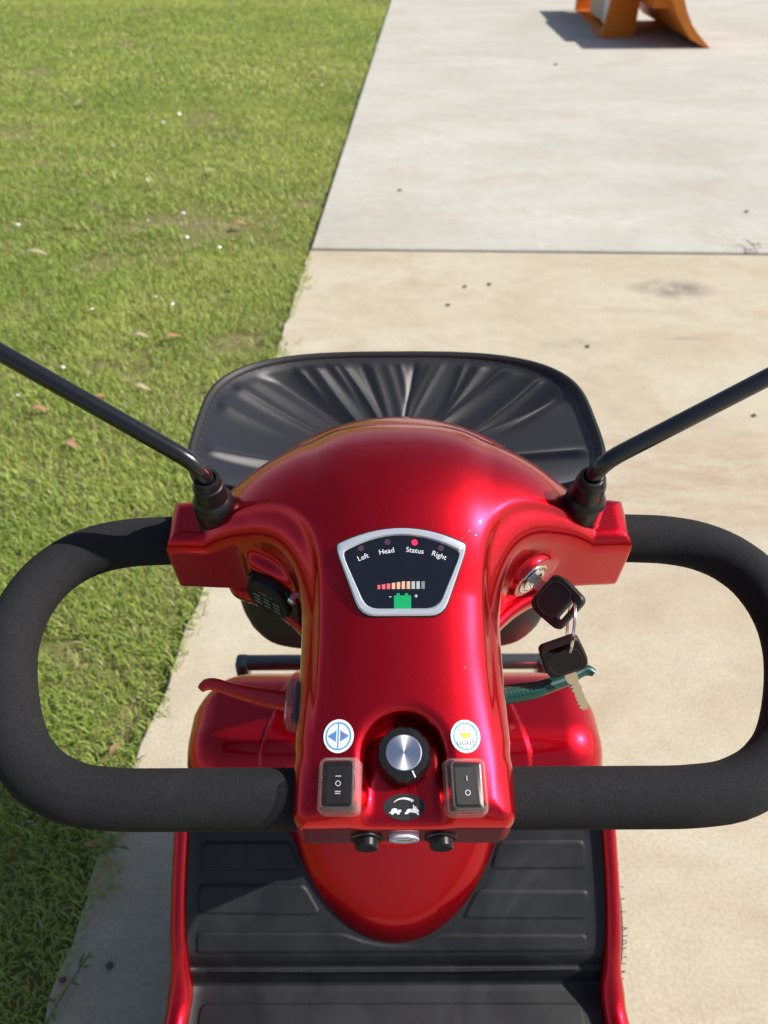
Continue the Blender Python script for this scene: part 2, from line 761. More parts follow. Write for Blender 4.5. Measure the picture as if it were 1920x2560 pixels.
# slab edge: (x, y) points of the line between lawn and concrete
EDGE = [(-.60, -4.0), (-.56, -1.0), (-.53, .2), (-.507, .674), (-.479, .925), (-.446, 1.26), (-.389, 2.495), (-.338, 3.363)]
FARE = [(-.334, 3.372), (-.115, 7.5), (.114, 11.75), (.95, 27.0)]


def edge_x(y):
    ys = [p[1] for p in EDGE + FARE]
    xs = [p[0] for p in EDGE + FARE]
    return np.interp(y, ys, xs)


lawn = sheet('lawn', [(-400, -400), (400, -400), (400, 400), (-400, 400)], -.03, soil_mat())
CON_A = concrete('concrete_tan', (.39, .332, .242), (.432, .382, .290), (.468, .427, .345), (.365, .290, .202))
CON_B = concrete('concrete_grey', (.375, .357, .312), (.425, .408, .362), (.465, .45, .405), (.385, .345, .292))
pave = empty('pavement', (0, 0, 0), 'pale concrete driveway of large slabs beside the lawn', 'pavement', None, 'structure')


def slab(name, pts, material, bev=.006):
    mb = MB()
    rings = [[(x, y, -.10) for x, y in pts], [(x, y, -bev) for x, y in pts], [(*p, 0) for p in inset(pts, bev)]]
    mb.loft(rings, False, True)
    return mb.build(name, material, pave, smooth=False)


def wob(p, q, n, amp):
    out = []
    for i in range(n):
        t = i / n
        x, y = p[0] + (q[0] - p[0]) * t, p[1] + (q[1] - p[1]) * t
        out.append((x + (random.uniform(-amp, amp) if i else 0), y))
    return out


left = []
for a, b in zip(EDGE[:-1], EDGE[1:]):
    left += wob(a, b, max(2, int((b[1] - a[1]) / .035)), .006)
left.append(EDGE[-1])
J0, J1 = EDGE[-1], (1.631, 3.283)
slab('concrete_slab', left[::-1] + [(7.5, -4.0), (7.5, 3.045), J1], CON_A)
slab('concrete_slab', [(-.3325, 3.389), (1.632, 3.309), (7.5, 3.071), (9.5, 27.0), (.95, 27.0), (.114, 11.75)], CON_B)
sheet('joint_soil', [(-.335, 3.34), (7.4, 3.02), (7.4, 3.10), (-.335, 3.41)], -.016, mat('joint_dirt', (.045, .045, .03), .95))
bpy.data.objects['joint_soil'].name = 'soil_strip'


# ------------------------------------------------------------------ grass
def grass_mat():
    M = bpy.data.materials.new('grass_blade')
    M.use_nodes = True
    t = M.node_tree
    b = t.nodes['Principled BSDF']
    a = t.nodes.new('ShaderNodeAttribute')
    a.attribute_name = 'blade_colour'
    t.links.new(a.outputs['Color'], b.inputs['Base Color'])
    b.inputs['Roughness'].default_value = .5
    b.inputs['Specular IOR Level'].default_value = .35
    tl = t.nodes.new('ShaderNodeBsdfTranslucent')
    t.links.new(a.outputs['Color'], tl.inputs[0])
    mx = t.nodes.new('ShaderNodeMixShader')
    mx.inputs[0].default_value = .42
    o = t.nodes['Material Output']
    t.links.new(b.outputs[0], mx.inputs[1])
    t.links.new(tl.outputs[0], mx.inputs[2])
    t.links.new(mx.outputs[0], o.inputs[0])
    return M


def vnoise(x, y, sc, seed):
    """smooth value noise, vectorised"""
    r = np.random.default_rng(seed)
    tab = r.random((256, 256))
    X, Y = x * sc, y * sc
    i, j = np.floor(X).astype(int), np.floor(Y).astype(int)
    fx, fy = X - i, Y - j
    fx, fy = fx * fx * (3 - 2 * fx), fy * fy * (3 - 2 * fy)
    q = lambda a, b: tab[a % 256, b % 256]
    return (q(i, j) * (1 - fx) + q(i + 1, j) * fx) * (1 - fy) + (q(i, j + 1) * (1 - fx) + q(i + 1, j + 1) * fx) * fy


def grow(n_den, y0, y1, x_left, length, width):
    xl = x_left
    area = (y1 - y0) * (.2 - xl)
    n = int(area * n_den)
    x = rng.uniform(xl, 1.2, int(n * (1.2 - xl) / (.2 - xl)))
    y = rng.uniform(y0, y1, len(x))
    bald = vnoise(x, y, 1.7, 3) * .45 + vnoise(x, y, 5.5, 4) * .35 + vnoise(x, y, 17, 5) * .20
    over = rng.random(len(x)) ** 1.6 * .11 * np.clip(vnoise(x, y, 7, 33) * .6 + vnoise(x, y, 19, 34) * .7 - .28, 0, 1)
    keep = (x < edge_x(y) - .004 + over * (y < 3.3) + over * .10) & (rng.random(len(x)) < np.clip((bald - .24) * 6.5, .10, 1))
    x, y, bald = x[keep], y[keep], bald[keep]
    return x, y, bald, np.full(len(x), length), np.full(len(x), width)


parts = [grow(30000, -.2, 1.5, -1.6, .026, .0025), grow(20000, 1.5, 3.4, -2.6, .027, .0030),
         grow(8500, 3.4, 6.5, -4.2, .031, .0046), grow(3600, 6.5, 13.5, -7.5, .034, .0080)]
gx, gy, gb, gl, gw = [np.concatenate(q) for q in zip(*parts)]
n = len(gx)
clump = vnoise(gx, gy, 11, 8)
L = gl * rng.uniform(.45, 1.25, n) * (.65 + .7 * clump)
az = rng.uniform(0, 2 * math.pi, n) + 2.5 * vnoise(gx, gy, 6, 9)
lean = rng.uniform(.6, 1.7, n)
dx, dy = np.cos(az), np.sin(az)
wx, wy = -dy * gw / 2, dx * gw / 2
ex_ = edge_x(gy)
b0 = np.stack([gx, gy, np.where(gx > ex_, -.004, np.where(gy < 3.3, -.018, -.028))], 1)
L = np.where(gx > ex_, L * 1.25, L)
Wv = np.stack([wx, wy, np.zeros(n)], 1) * rng.uniform(.7, 1.3, n)[:, None]
Dv = np.stack([dx, dy, np.zeros(n)], 1)
upv = np.array([0, 0, 1.])
p1 = b0 + Dv * (L * np.sin(lean * .55) * .55)[:, None] + upv * (L * np.cos(lean * .55) * .55)[:, None]
p2 = p1 + Dv * (L * np.sin(lean * 1.15) * .5)[:, None] + upv * (L * np.cos(lean * 1.15) * .5)[:, None]
VV = np.stack([b0 - Wv, b0 + Wv, p1 + Wv * .9, p1 - Wv * .9, p2], 1).reshape(-1, 3)
base = (np.arange(n) * 5)[:, None]
LQ = np.concatenate([base + [0, 1, 2, 3], base + [3, 2, 4]], 1).ravel()
me = bpy.data.meshes.new('grass')
me.vertices.add(len(VV))
me.vertices.foreach_set('co', VV.ravel())
me.loops.add(len(LQ))
me.loops.foreach_set('vertex_index', LQ.astype(np.int32))
me.polygons.add(2 * n)
ls = np.stack([np.arange(n) * 7, np.arange(n) * 7 + 4], 1).ravel()
me.polygons.foreach_set('loop_start', ls.astype(np.int32))
me.update(calc_edges=True)
tint = vnoise(gx, gy, 1.1, 21) * .5 + vnoise(gx, gy, 4, 22) * .5
A, B, D = np.array((.225, .335, .055)), np.array((.465, .530, .130)), np.array((.55, .47, .27))
k = np.clip(tint * 1.1 + rng.normal(0, .22, n), 0, 1)[:, None]
colr = A * (1 - k) + B * k
dry = rng.random(n) < np.clip(.02 + .55 * np.clip(.62 - gb, 0, 1) ** 1.3, .03, .5)
colr[dry] = D * rng.uniform(.55, 1.15, dry.sum())[:, None]
ca = me.color_attributes.new('blade_colour', 'FLOAT_COLOR', 'POINT')
ca.data.foreach_set('color', np.repeat(np.concatenate([colr, np.ones((n, 1))], 1), 5, axis=0).ravel())
go = link_mesh('grass', me, grass_mat(), None, smooth=False)
tag(go, 'short yellow green mown grass with bare thin patches', 'grass', kind='stuff')

# =================================================================== FAR ORANGE MACHINE
mach = empty('tractor_attachment', (2.6, 9.6, 0), 'orange steel machine attachment with box frame and curved blade on the far concrete', 'machinery')


def plate(name, pts, t, material, parent=mach):
    """a flat plate given by four 3-D corners, thickened along its normal"""
    P = [np.array(p, float) for p in pts]
    nn = nrm(np.cross(P[1] - P[0], P[2] - P[0])) * t
    mb = MB()
    mb.loft([[tuple(p) for p in P], [tuple(p + nn) for p in P]], True, True)
    return mb.build(name, material, parent, smooth=False)


plate('front_plate', [(2.14, 8.80, .0), (2.50, 8.93, .0), (2.50, 8.93, .42), (2.20, 8.80, .42)], .02, ORANGE)
plate('bottom_plate', [(2.14, 8.83, .012), (2.30, 10.75, .012), (2.55, 10.75, .012), (2.46, 8.95, .012)], .02, ORANGE)
plate('side_plate', [(2.36, 8.95, .03), (2.44, 10.6, .03), (2.44, 10.6, .41), (2.36, 8.95, .41)], .02, ORANGE)
plate('back_plate', [(2.26, 10.70, .0), (2.60, 10.72, .0), (2.60, 10.72, .41), (2.26, 10.70, .41)], .02, ORANGE)
plate('top_plate', [(2.20, 8.83, .405), (2.26, 10.68, .405), (2.56, 10.7, .405), (2.50, 8.95, .405)], .02, ORANGE)
pp = MB()
pp.box((2.33, 9.3, .18), (.012, .26, .14))
sheaf = pp.build('manual_pouch', PAPER, mach, smooth=False)
pp = MB()
pp.box((2.335, 9.9, .18), (.012, .30, .13))
pp.build('card_panel', KRAFT, mach, smooth=False)
prof = [(2.46, .58), (2.51, .50), (2.585, .40), (2.66, .28), (2.745, .175), (2.84, .075), (3.0, .0)]
outer = [(2.56, .60), (2.62, .51), (2.70, .40), (2.755, .29), (2.83, .185), (2.895, .12), (3.04, .0)]
bl = MB()
rings = []
for y in (8.22, 8.27, 9.9, 9.95):
    rings.append([(x, y, z) for x, z in prof] + [(x, y, z) for x, z in outer[::-1]])
bl.loft(rings, True, True)
blade = bl.build('curved_blade', ORANGE, mach, smooth=False)
bb = MB()
bb.box((2.585, 8.85, .36), (.075, .40, .07))
bb.build('blade_bracket', ORANGE, mach, smooth=False)
bb = MB()
bb.tube([(2.42, 9.1, .40), (2.62, 9.1, .34)], .05, 12)
bb.build('push_arm', RUST, mach)
bb = MB()
bb.tube([(2.42, 9.7, .40), (2.62, 9.7, .34)], .06, 12)
bb.build('push_arm', RUST, mach)
bb = MB()
bb.box((2.50, 9.25, .50), (.16, .65, .06), .02)
bb.build('main_beam', ORANGE, mach)

# =================================================================== SCOOTER
SC = empty('mobility_scooter', (0, .45, 0), 'glossy red mobility scooter with black foam loop handlebar and black front basket', 'mobility scooter')
AL = R(13.1)
HEAD = Fr((0, .2737, .817), (1, 0, 0), (0, math.cos(AL), math.sin(AL)), (0, -math.sin(AL), math.cos(AL)))

WT = np.array([(-.06, .024), (-.03, .029), (0, .037), (.03, .0455), (.07, .0565), (.105, .0665), (.14, .0775), (.165, .0845), (.19, .0895), (.215, .0915), (.24, .088), (.27, .074), (.30, .05), (.36, .0)])
_vv = np.linspace(-.06, .36, 421)
_ww = np.interp(_vv, WT[:, 0], WT[:, 1])
for _ in range(60):
    _ww[1:-1] = (_ww[:-2] + _ww[1:-1] * 2 + _ww[2:]) / 4


def wt(v):
    return np.interp(v, _vv, _ww)


def head_top(u, v):
    au = np.abs(u)
    e = (au - .062) / .009
    sp = .009 * np.logaddexp(0, e)
    col = wt(v) - 1.5 * sp - .006 * (np.minimum(au, .07) / .067) ** 2
    rr = (u / .158) ** 2 + ((v - .205) / .105) ** 2
    dome = .094 * np.sqrt(np.maximum(1 - rr, 0)) - .05 * np.maximum(rr - 1, 0)
    wing = np.full_like(col, .031) - .10 * np.maximum(au - .175, 0)
    return smax(smax(col, dome, .02), wing, .022)


def plan(u, v):
    au = np.abs(u)
    c = box2(u, v, 0, .10, .0735, .128, .012) + .006 * np.clip((.03 - v) / .05, 0, 1)
    w_ = box2(u, v, 0, .2135, .192, .0265, .006) + .045 * np.maximum(au - .12, 0)
    d = (np.sqrt((u / .152) ** 2 + ((v - .205) / .10) ** 2) - 1) * .1
    d = smax(d, .212 - v, .02)
    p = smin(c, w_, .072)
    return smin(p, d, .02)


def head_fn(u, v, w):
    au = np.abs(u)
    p = plan(u, v)
    T = head_top(u, v)
    # pressed ledge that follows the inner corner of the cover
    mask = 1 / (1 + np.exp(-(v - .055) / .012)) * np.exp(-(np.maximum(v - .19, 0) / .02) ** 2) * np.exp(-(np.maximum(au - .115, 0) / .02) ** 2)
    led = 1 / (1 + np.exp(-np.clip((p + .0135) / .0011, -30, 30)))
    T = T - .0055 * led * mask
    f = smax(p, (w - T) * .8, .014)
    f = smax(f, -(w + .012 + .26 * np.minimum(v + .027, .11)) * .9, .008)
    # cross boss where the lower grips enter
    boss = rbox((u, v, w), (0, -.002, .001), (.0722, .0225, .0265), .010)
    boss = np.maximum(boss, -(w + .014 + .25 * (au - .03)))
    f = smin(f, boss, .006)
    # recess for the speed knob
    rv = np.maximum(v - .016, 0)
    st = np.sqrt(u ** 2 + rv ** 2) - .0255
    rec = smax(st, (.0262 + .06 * v - w), .008)
    f = smax(f, -rec, .009)
    # ignition boss on the right, hooded socket boss on the left
    f = smin(f, cyl((u, v, w), (.107, .173, .004), (.60, -.80, .02), .0185, -.05, .0) - .001, .010)
    f = smin(f, rbox_rot(u, v, w), .010)
    return f


_a = nrm((-.52, -.85, .02))
_s = nrm(np.cross((0, 0, 1), _a))
_n = np.cross(_a, _s)


def rbox_rot(u, v, w):
    d = (u + .098, v - .168, w - .004)
    q = [sum(d[i] * ax[i] for i in range(3)) for ax in (_s, _n, _a)]
    return rbox(q, (0, 0, -.012), (.0265, .021, .018), .007)


solid('tiller_cover', head_fn, (-.206, -.045, -.075), (.206, .33, .115), .0019, HEAD, RED, SC)


def cowl_fn(u, v, w):
    p = smin(box2(u, v, 0, .12, .055, .12, .02), box2(u, v, 0, .213, .145, .022, .01), .14)
    d = (np.sqrt((u / .146) ** 2 + ((v - .215) / .113) ** 2) - 1) * .11
    p2 = smin(p, d, .03)
    low = smax(smax(p, w + .036, .006), -w - .053, .007)
    rr = np.sqrt((u / .150) ** 2 + ((v - .205) / .134) ** 2 + ((w + .02) / .1100) ** 2)
    front = smax((rr - 1) * .1, .250 - v, .006)
    return smin(low, front, .012)


solid('lower_cowl', cowl_fn, (-.19, .0, -.135), (.19, .345, .105), .0026, HEAD, RED, SC)

# --- foam grips
gpath = [(.06, 0), (.10, 0), (.15, 0), (.19, 0), (.222, .003), (.248, .014), (.268, .032), (.281, .055), (.291, .080), (.298, .105), (.3005, .13), (.297, .155), (.2875, .178), (.270, .1965), (.248, .2075), (.222, .2125), (.18, .214)]


def smooth_path(P, n=60):
    P = np.array(P, float)
    t = np.concatenate([[0], np.cumsum(np.linalg.norm(np.diff(P, axis=0), axis=1))])
    T = np.linspace(0, t[-1], n * 6)
    Q = np.stack([np.interp(T, t, P[:, i]) for i in range(P.shape[1])], 1)
    for _ in range(60):
        Q[1:-1] = (Q[:-2] + 2 * Q[1:-1] + Q[2:]) / 4
    return Q[::6] if (len(Q) - 1) % 6 == 0 else np.concatenate([Q[::6], Q[-1:]])


for sx in (-1, 1):
    Q = smooth_path(gpath, 60)
    P3 = [(sx * a, b, 0) for a, b in Q]
    mb = MB(HEAD)
    mb.tube(P3, .0203, 40)
    mb.build('foam_grip', FOAM, SC)

# --- dashboard panel
c0, n0 = ray_hit(head_fn, 0, .106)
c1, n1 = ray_hit(head_fn, 0, .159)
yv = nrm(c1 - c0)
zv = np.cross((1., 0, 0), yv)
PAN = HEAD.sub((c0 + c1) / 2, (1, 0, 0), yv, zv)
panel_mid = np.linalg.norm(c1 - c0) / 2


def trap(s):
    """dashboard outline shrunk by s"""
    top = []
    for i in range(17):
        t = -1 + 2 * i / 16
        x = -t * (.0468 - s)
        top.append((x, .0305 - .0125 * t * t - s))
    pts = top + [(-.0285 + s * .8, -.0315 + s), (.0285 - s * .8, -.0315 + s)]
    r = [.011] + [.001] * 15 + [.011, .010, .010]
    return round_poly(pts, [max(q - s * .4, .0005) for q in r], 4)


dash = MB(PAN)
dash.prism(trap(-.0008), -.02, .0006)
dash = dash.build('dashboard', BLACKM, SC, smooth=False)
bz = MB(PAN)
o_, i_ = trap(0), trap(.0052)
om, im = trap(.0012), trap(.0042)
bz.loft([[(*p, -.004) for p in o_], [(*p, .0016) for p in o_], [(*p, .0026) for p in om], [(*p, .0026) for p in im], [(*p, .0012) for p in i_], [(*p, -.004) for p in i_]], False, False)
bz.build('bezel', SILVER, dash)
fc = MB(PAN)
fc.prism(trap(.005), -.002, .0013)
fc.build('gauge_face', LENS, dash, smooth=False)
# dashboard print: photo zoom coordinates (x 140-1525, y 75-1030) turned into millimetres on the panel
DX = lambda zx: (zx - 838) * .0936 / 1385
DY = lambda zy: .0305 - (zy - 75) * .062 / 955
ZP = .00138
for txt, zx, zy, rot in (('Left', 440, 395, 20), ('Head', 685, 330, 9), ('Status', 980, 325, -7), ('Right', 1230, 380, -20)):
    mb = MB(PAN)
    add_text(mb, txt, .0052, (DX(zx), DY(zy)), R(rot), ZP)
    mb.build('lettering', PRINTW, dash, smooth=False)
for zx, zy, on in ((420, 297, 0), (695, 228, 0), (978, 235, 1), (1252, 297, 0)):
    mb = MB(PAN)
    mb.prism(circle(.0021, 20, (DX(zx), DY(zy))), .001, ZP + .0002 * on)
    o = mb.build('indicator_light', LIT if on else DIMLED, dash, smooth=False)
    if on: tag(o, 'glowing red indicator light')
xs = [590, 635, 685, 737, 788, 838, 890, 940, 990, 1041]
for i, x0 in enumerate(xs):
    y0 = 700 - min(i, 5) * 7.5
    x1 = x0 + (27 if i == 0 else 35)
    mb = MB(PAN)
    mb.prism([(DX(x0), DY(742)), (DX(x1), DY(742)), (DX(x1), DY(y0 - 4)), (DX(x0), DY(y0))], .001, ZP)
    mb.build('charge_bar', PINK if i < 3 else PEACH if i < 7 else PALE if i < 9 else DULL, dash, smooth=False)
mb = MB(PAN)
mb.prism([(DX(a), DY(b)) for a, b in ((758, 950), (933, 950), (933, 812), (903, 812), (903, 788), (870, 788), (870, 812), (818, 812), (818, 788), (785, 788), (785, 812), (758, 812))], .001, ZP)
mb.build('battery_symbol', GREEN, dash, smooth=False)
mb = MB(PAN)
mb.box((DX(720), DY(826), ZP), (.0008, .0002, .0001))
mb.box((DX(985), DY(818), ZP), (.0012, .0002, .0001))
mb.box((DX(985), DY(818), ZP), (.0002, .0012, .00015))
mb.build('plus_minus_sign', PRINTW, dash, smooth=False)


def surf_frame(u, v, yaw=0):
    p, nn = ray_hit(head_fn, u, v)
    y = nrm(np.array((0, 1., 0)) - nn * nn[1])
    x = np.cross(y, nn)
    c, s_ = math.cos(yaw), math.sin(yaw)
    return HEAD.sub(p, c * x + s_ * y, -s_ * x + c * y, nn)


# --- round stickers
SL = surf_frame(-.0425, .0275, R(-3))
st = MB(SL)
st.prism(circle(.0101, 40, sy=1.06), -.0015, .0004)
st = tag(st.build('sticker', WHITE, SC, smooth=False), 'white round sticker with blue left and right arrows')
mb = MB(SL)
ring_band(mb, circle(.0086, 40, sy=1.04), circle(.0078, 40, sy=1.04), .0003, .00055)
mb.box((0, 0, .0005), (.0003, .0084, .0001))
mb.prism([(-.0072, 0), (-.0014, .0036), (-.0014, -.0036)], .0003, .00055)
mb.prism([(.0072, 0), (.0014, -.0036), (.0014, .0036)], .0003, .00055)
mb.build('arrow_print', BLUE, st, smooth=False)
mb = MB(SL)
add_text(mb, 'L', .0048, (-.0029, 0), 0, .0007)
add_text(mb, 'R', .0048, (.0031, 0), 0, .0007)
mb.build('lettering', REDP, st, smooth=False)
SR = surf_frame(.0405, .0268, R(2))
st = MB(SR)
st.prism(circle(.0099, 40, sy=1.06), -.0015, .0004)
st = tag(st.build('sticker', WHITE, SC, smooth=False), 'white round sticker with yellow lamp symbol')
mb = MB(SR)
ring_band(mb, circle(.0083, 40, sy=1.06), circle(.0074, 40, sy=1.06), .0003, .00055)
mb.build('ring_print', BLUE, st, smooth=False)
mb = MB(SR)
mb.prism(circle(.0036, 16, (0, .0022), a0=180, a1=360), .0003, .0005)
mb.build('symbol_outline', NAVY, st, smooth=False)
mb = MB(SR)
mb.prism(circle(.0031, 16, (0, .0019), a0=180, a1=360), .0003, .0006)
mb.build('lamp_symbol', YELLOW, st, smooth=False)
mb = MB(SR)
for i in range(4):
    mb.box((-.0018 + .0012 * i, .0040, .0005), (.00018, .0007, .0001))
mb.build('ray_print', REDP, st, smooth=False)
mb = MB(SR)
add_text(mb, 'LIGHT', .0044, (0, -.0043), 0, .0006, 1.0)
mb.build('lettering', NAVY, st, smooth=False)

# --- speed knob
kp, kn = ray_hit(head_fn, 0, .0178)
KN = HEAD.sub((0, .0178, kp[2]), (1, 0, 0), nrm((0, 1, .10)), nrm((0, -.10, 1)))
KN.m *= 1.09


def flute(a, z):
    return 1 - (.045 * max(0, math.cos(a * 8 + .4)) ** 3 if z > .006 else 0)


kb = MB(KN)
kb.lathe([(.0150, -.004), (.0164, .001), (.0166, .008), (.0160, .0125), (.0150, .0145), (.0112, .0148)], 64, mod=flute)
kb = kb.build('speed_knob', BLACK, SC)
kc = MB()
kc.lathe([(.0106, .012), (.0106, .0150), (.0101, .0153), (.0002, .0153)], 48)
cap = kc.build('knob_cap', SPUN, None, crease=12)
cap.matrix_basis = Matrix(((*KN.m[:, 0], KN.o[0]), (*KN.m[:, 1], KN.o[1]), (*KN.m[:, 2], KN.o[2]), (0, 0, 0, 1)))
adopt(cap, kb)
kc = MB(KN)
kc.box((.0128 * math.sin(R(25)), -.0128 * math.cos(R(25)), .0149), (.0003, .0020, .0003), fr=Fr(KN(np.zeros(3)), KN.vec((math.cos(R(25)), math.sin(R(25)), 0)), KN.vec((-math.sin(R(25)), math.cos(R(25)), 0)), KN.vec((0, 0, 1)))) if False else \
    kc.prism([(.0044, -.0107), (.0051, -.0104), (.0068, -.0140), (.0061, -.0144)], .0140, .0151)
kc.build('pointer_mark', PRINTW, kb, smooth=False)

# --- oval speed sticker with tortoise and hare
OV = surf_frame(0, -.0128)
st = MB(OV)
st.prism(circle(.0134, 48, sy=.60), -.0015, .0003)
st = tag(st.build('sticker', mat('black_sticker', (.02, .02, .02), .35), SC, smooth=False), 'black oval sticker with tortoise and hare')
mb = MB(OV)
arc = []
for i in range(13):
    a = R(150 - 105 * i / 12)
    arc.append((.0083 * math.cos(a) + .0004, .0058 * math.sin(a) - .0001))
for i in range(13):
    a = R(45 + 105 * i / 12)
    th = .0003 + .0014 * (1 - i / 12)
    arc.append(((.0083 - th) * math.cos(a) + .0004, (.0058 - th) * math.sin(a) - .0001))
mb.prism(arc, .0002, .00045)
mb.build('arc_print', PRINTW, st, smooth=False)
mb = MB(OV)
mb.prism([(-.0098, -.0034), (-.0086, -.0030), (-.0080, -.0014), (-.0066, -.0008), (-.0050, -.0010), (-.0040, -.0022), (-.0030, -.0016), (-.0020, -.0018), (-.0019, -.0027), (-.0029, -.0032), (-.0032, -.0045), (-.0045, -.0045), (-.0046, -.0037), (-.0066, -.0037), (-.0070, -.0046), (-.0083, -.0045), (-.0083, -.0037), (-.0098, -.0037)], .0002, .00045)
mb.build('tortoise_symbol', PRINTW, st, smooth=False)
mb = MB(OV)
mb.prism([(.0003, -.0044), (.0002, -.0036), (.0012, -.0030), (.0018, -.0016), (.0034, -.0011), (.0050, -.0014), (.0058, -.0004), (.0054, .0010), (.0062, .0010), (.0067, -.0002), (.0074, .0005), (.0078, -.0006), (.0088, -.0017), (.0093, -.0030), (.0084, -.0032), (.0094, -.0046), (.0088, -.0050), (.0072, -.0037), (.0050, -.0034), (.0030, -.0032), (.0022, -.0042), (.0014, -.0042)], .0002, .00045)
mb.build('hare_symbol', PRINTW, st, smooth=False)


# --- rocker switches under clear boots
def rocker(fr, labels, tilt, label):
    sw = MB(fr)
    sw.box((0, 0, .003), (.0102, .0145, .0045), .001)
    sw = tag(sw.build('rocker_switch', BLACK, SC), label)
    rk = MB(fr)
    h = (.0006, -.0006) if tilt > 0 else (-.0004, .0004) if tilt < 0 else (0, 0)
    vs = [(-.0072, -.0112, .0084 + h[0]), (.0072, -.0112, .0084 + h[0]), (.0072, 0, .0076), (-.0072, 0, .0076), (.0072, .0112, .0084 + h[1]), (-.0072, .0112, .0084 + h[1]),
          (-.0072, -.0112, .006), (.0072, -.0112, .006), (.0072, .0112, .006), (-.0072, .0112, .006)]
    rk.add(vs, [(0, 1, 2, 3), (3, 2, 4, 5), (6, 7, 1, 0), (5, 4, 8, 9), (1, 7, 8, 4, 2), (6, 0, 3, 5, 9)])
    rk.build('rocker', BLACKM, sw, smooth=False)
    pr = MB(fr)
    for kind, y in labels:
        z = .0086
        if kind == 'I': pr.box((0, y, z), (.0002, .0015, .0001))
        if kind == '-': pr.box((0, y, z), (.0018, .00025, .0001))
        if kind == '=':
            pr.box((0, y + .0006, z), (.0018, .00022, .0001))
            pr.box((0, y - .0006, z), (.0018, .00022, .0001))
        if kind == 'O': ring_band(pr, circle(.0017, 24, (0, y)), circle(.0013, 24, (0, y)), z - .0001, z + .0001)
    pr.build('switch_print', PRINTW, sw, smooth=False)
    cv = MB(fr)
    R4 = lambda w, h, r: rounded_rect(w, h, r, 5)
    rings = [[(x, y, -.002) for x, y in R4(.0262, .0342, .004)], [(x, y, .004) for x, y in R4(.0262, .0342, .004)], [(x, y, .0065) for x, y in R4(.0252, .0330, .004)],
             [(x, y, .0120) for x, y in R4(.0218, .0300, .003)], [(x, y, .0130) for x, y in R4(.0200, .0282, .003)]]
    cv.loft(rings, False, True)
    for q in (0, 2, 4):
        cv.tube([(x, y, z) for x, y, z in rings[q]] + [rings[q][0]], .00045, 6)
    cv.build('clear_cover', CLEAR, sw)
    return sw


fr = surf_frame(-.0408, -.0035, R(-2))
fr = fr.sub((0, 0, -.001))
rocker(fr, (('-', .0052), ('O', .0008), ('=', -.0046)), 0, 'three position rocker switch under a clear cover')
fr = surf_frame(.0385, -.0045, R(2))
fr = fr.sub((0, 0, -.001))
rocker(fr, (('I', .0045), ('O', -.0042)), 1, 'two position rocker switch under a clear cover')
SIDE = HEAD.sub((-.0665, .060, .018), (0, 0, 1), (0, 1, 0), (-1, 0, 0))
SIDE = HEAD.sub((-.0685, .061, .012), (0, 0, -1), (0, 1, 0), (-1, 0, 0))
rocker(SIDE, (), 1, 'side rocker switch under a clear cover')

# --- two push buttons and a sticker on the end face
for u in (-.0245, .0242):
    B = HEAD.sub((u, -.0250, .003), (1, 0, 0), nrm((0, .06, 1)), nrm((0, -1, .06)))
    mb = MB(B)
    mb.lathe([(.0105, -.01), (.0112, .0), (.0112, .0018), (.0098, .0026), (.0084, .0026)], 40, mod=lambda a, z: 1 - .03 * (int(a * 12) % 2))
    pb = mb.build('push_button', BLACK, SC)
    mb = MB(B)
    mb.lathe([(.0078, .001), (.0078, .0070), (.0070, .0080), (.0002, .0076)], 36)
    mb.build('button_cap', BLACK, pb)
HS = HEAD.sub((0, -.0276, .004), (1, 0, 0), (0, 0, 1), (0, -1, 0))
mb = MB(HS)
mb.prism(circle(.0098, 40, sy=.80), -.003, .0004)
st = tag(mb.build('sticker', WHITE, SC, smooth=False), 'small white oval horn sticker')
mb = MB(HS)
ring_band(mb, circle(.0090, 40, sy=.74), circle(.0085, 40, sy=.72), .0003, .0006)
mb.build('ring_print', BLUE, st, smooth=False)
mb = MB(HS)
mb.prism([(-.0046, -.0008), (.0030, -.0016), (.0052, -.0030), (.0052, .0030), (.0030, .0016), (-.0046, .0008)], .0003, .0006)
mb.build('horn_symbol', GOLD, st, smooth=False)

# --- ignition lock
IG = axis_frame(HEAD((.107, .173, .004)), HEAD.vec((.60, -.80, .02)))
mb = MB(IG)
mb.lathe([(.0156, -.004), (.0156, .0012), (.0148, .0024), (.0128, .0028), (.0122, .0020), (.0112, .0020), (.0108, .0036), (.0078, .0040), (.0072, .0026), (.0002, .0026)], 48)
lock = mb.build('ignition_lock', CHROME, SC)
# white arc label behind the boss
LB = axis_frame(HEAD((.1085, .1835, .020)), HEAD.vec((.1, -.55, .8)), HEAD.vec((0, 0, 1)))
mb = MB(LB)
mb.prism([(.0205 * math.cos(R(a)), .0115 * math.sin(R(a))) for a in np.linspace(10, 170, 15)] + [(.0125 * math.cos(R(a)), .0050 * math.sin(R(a))) for a in np.linspace(170, 10, 15)], -.004, .0006)
mb.build('arc_label', WHITE, SC, smooth=False)

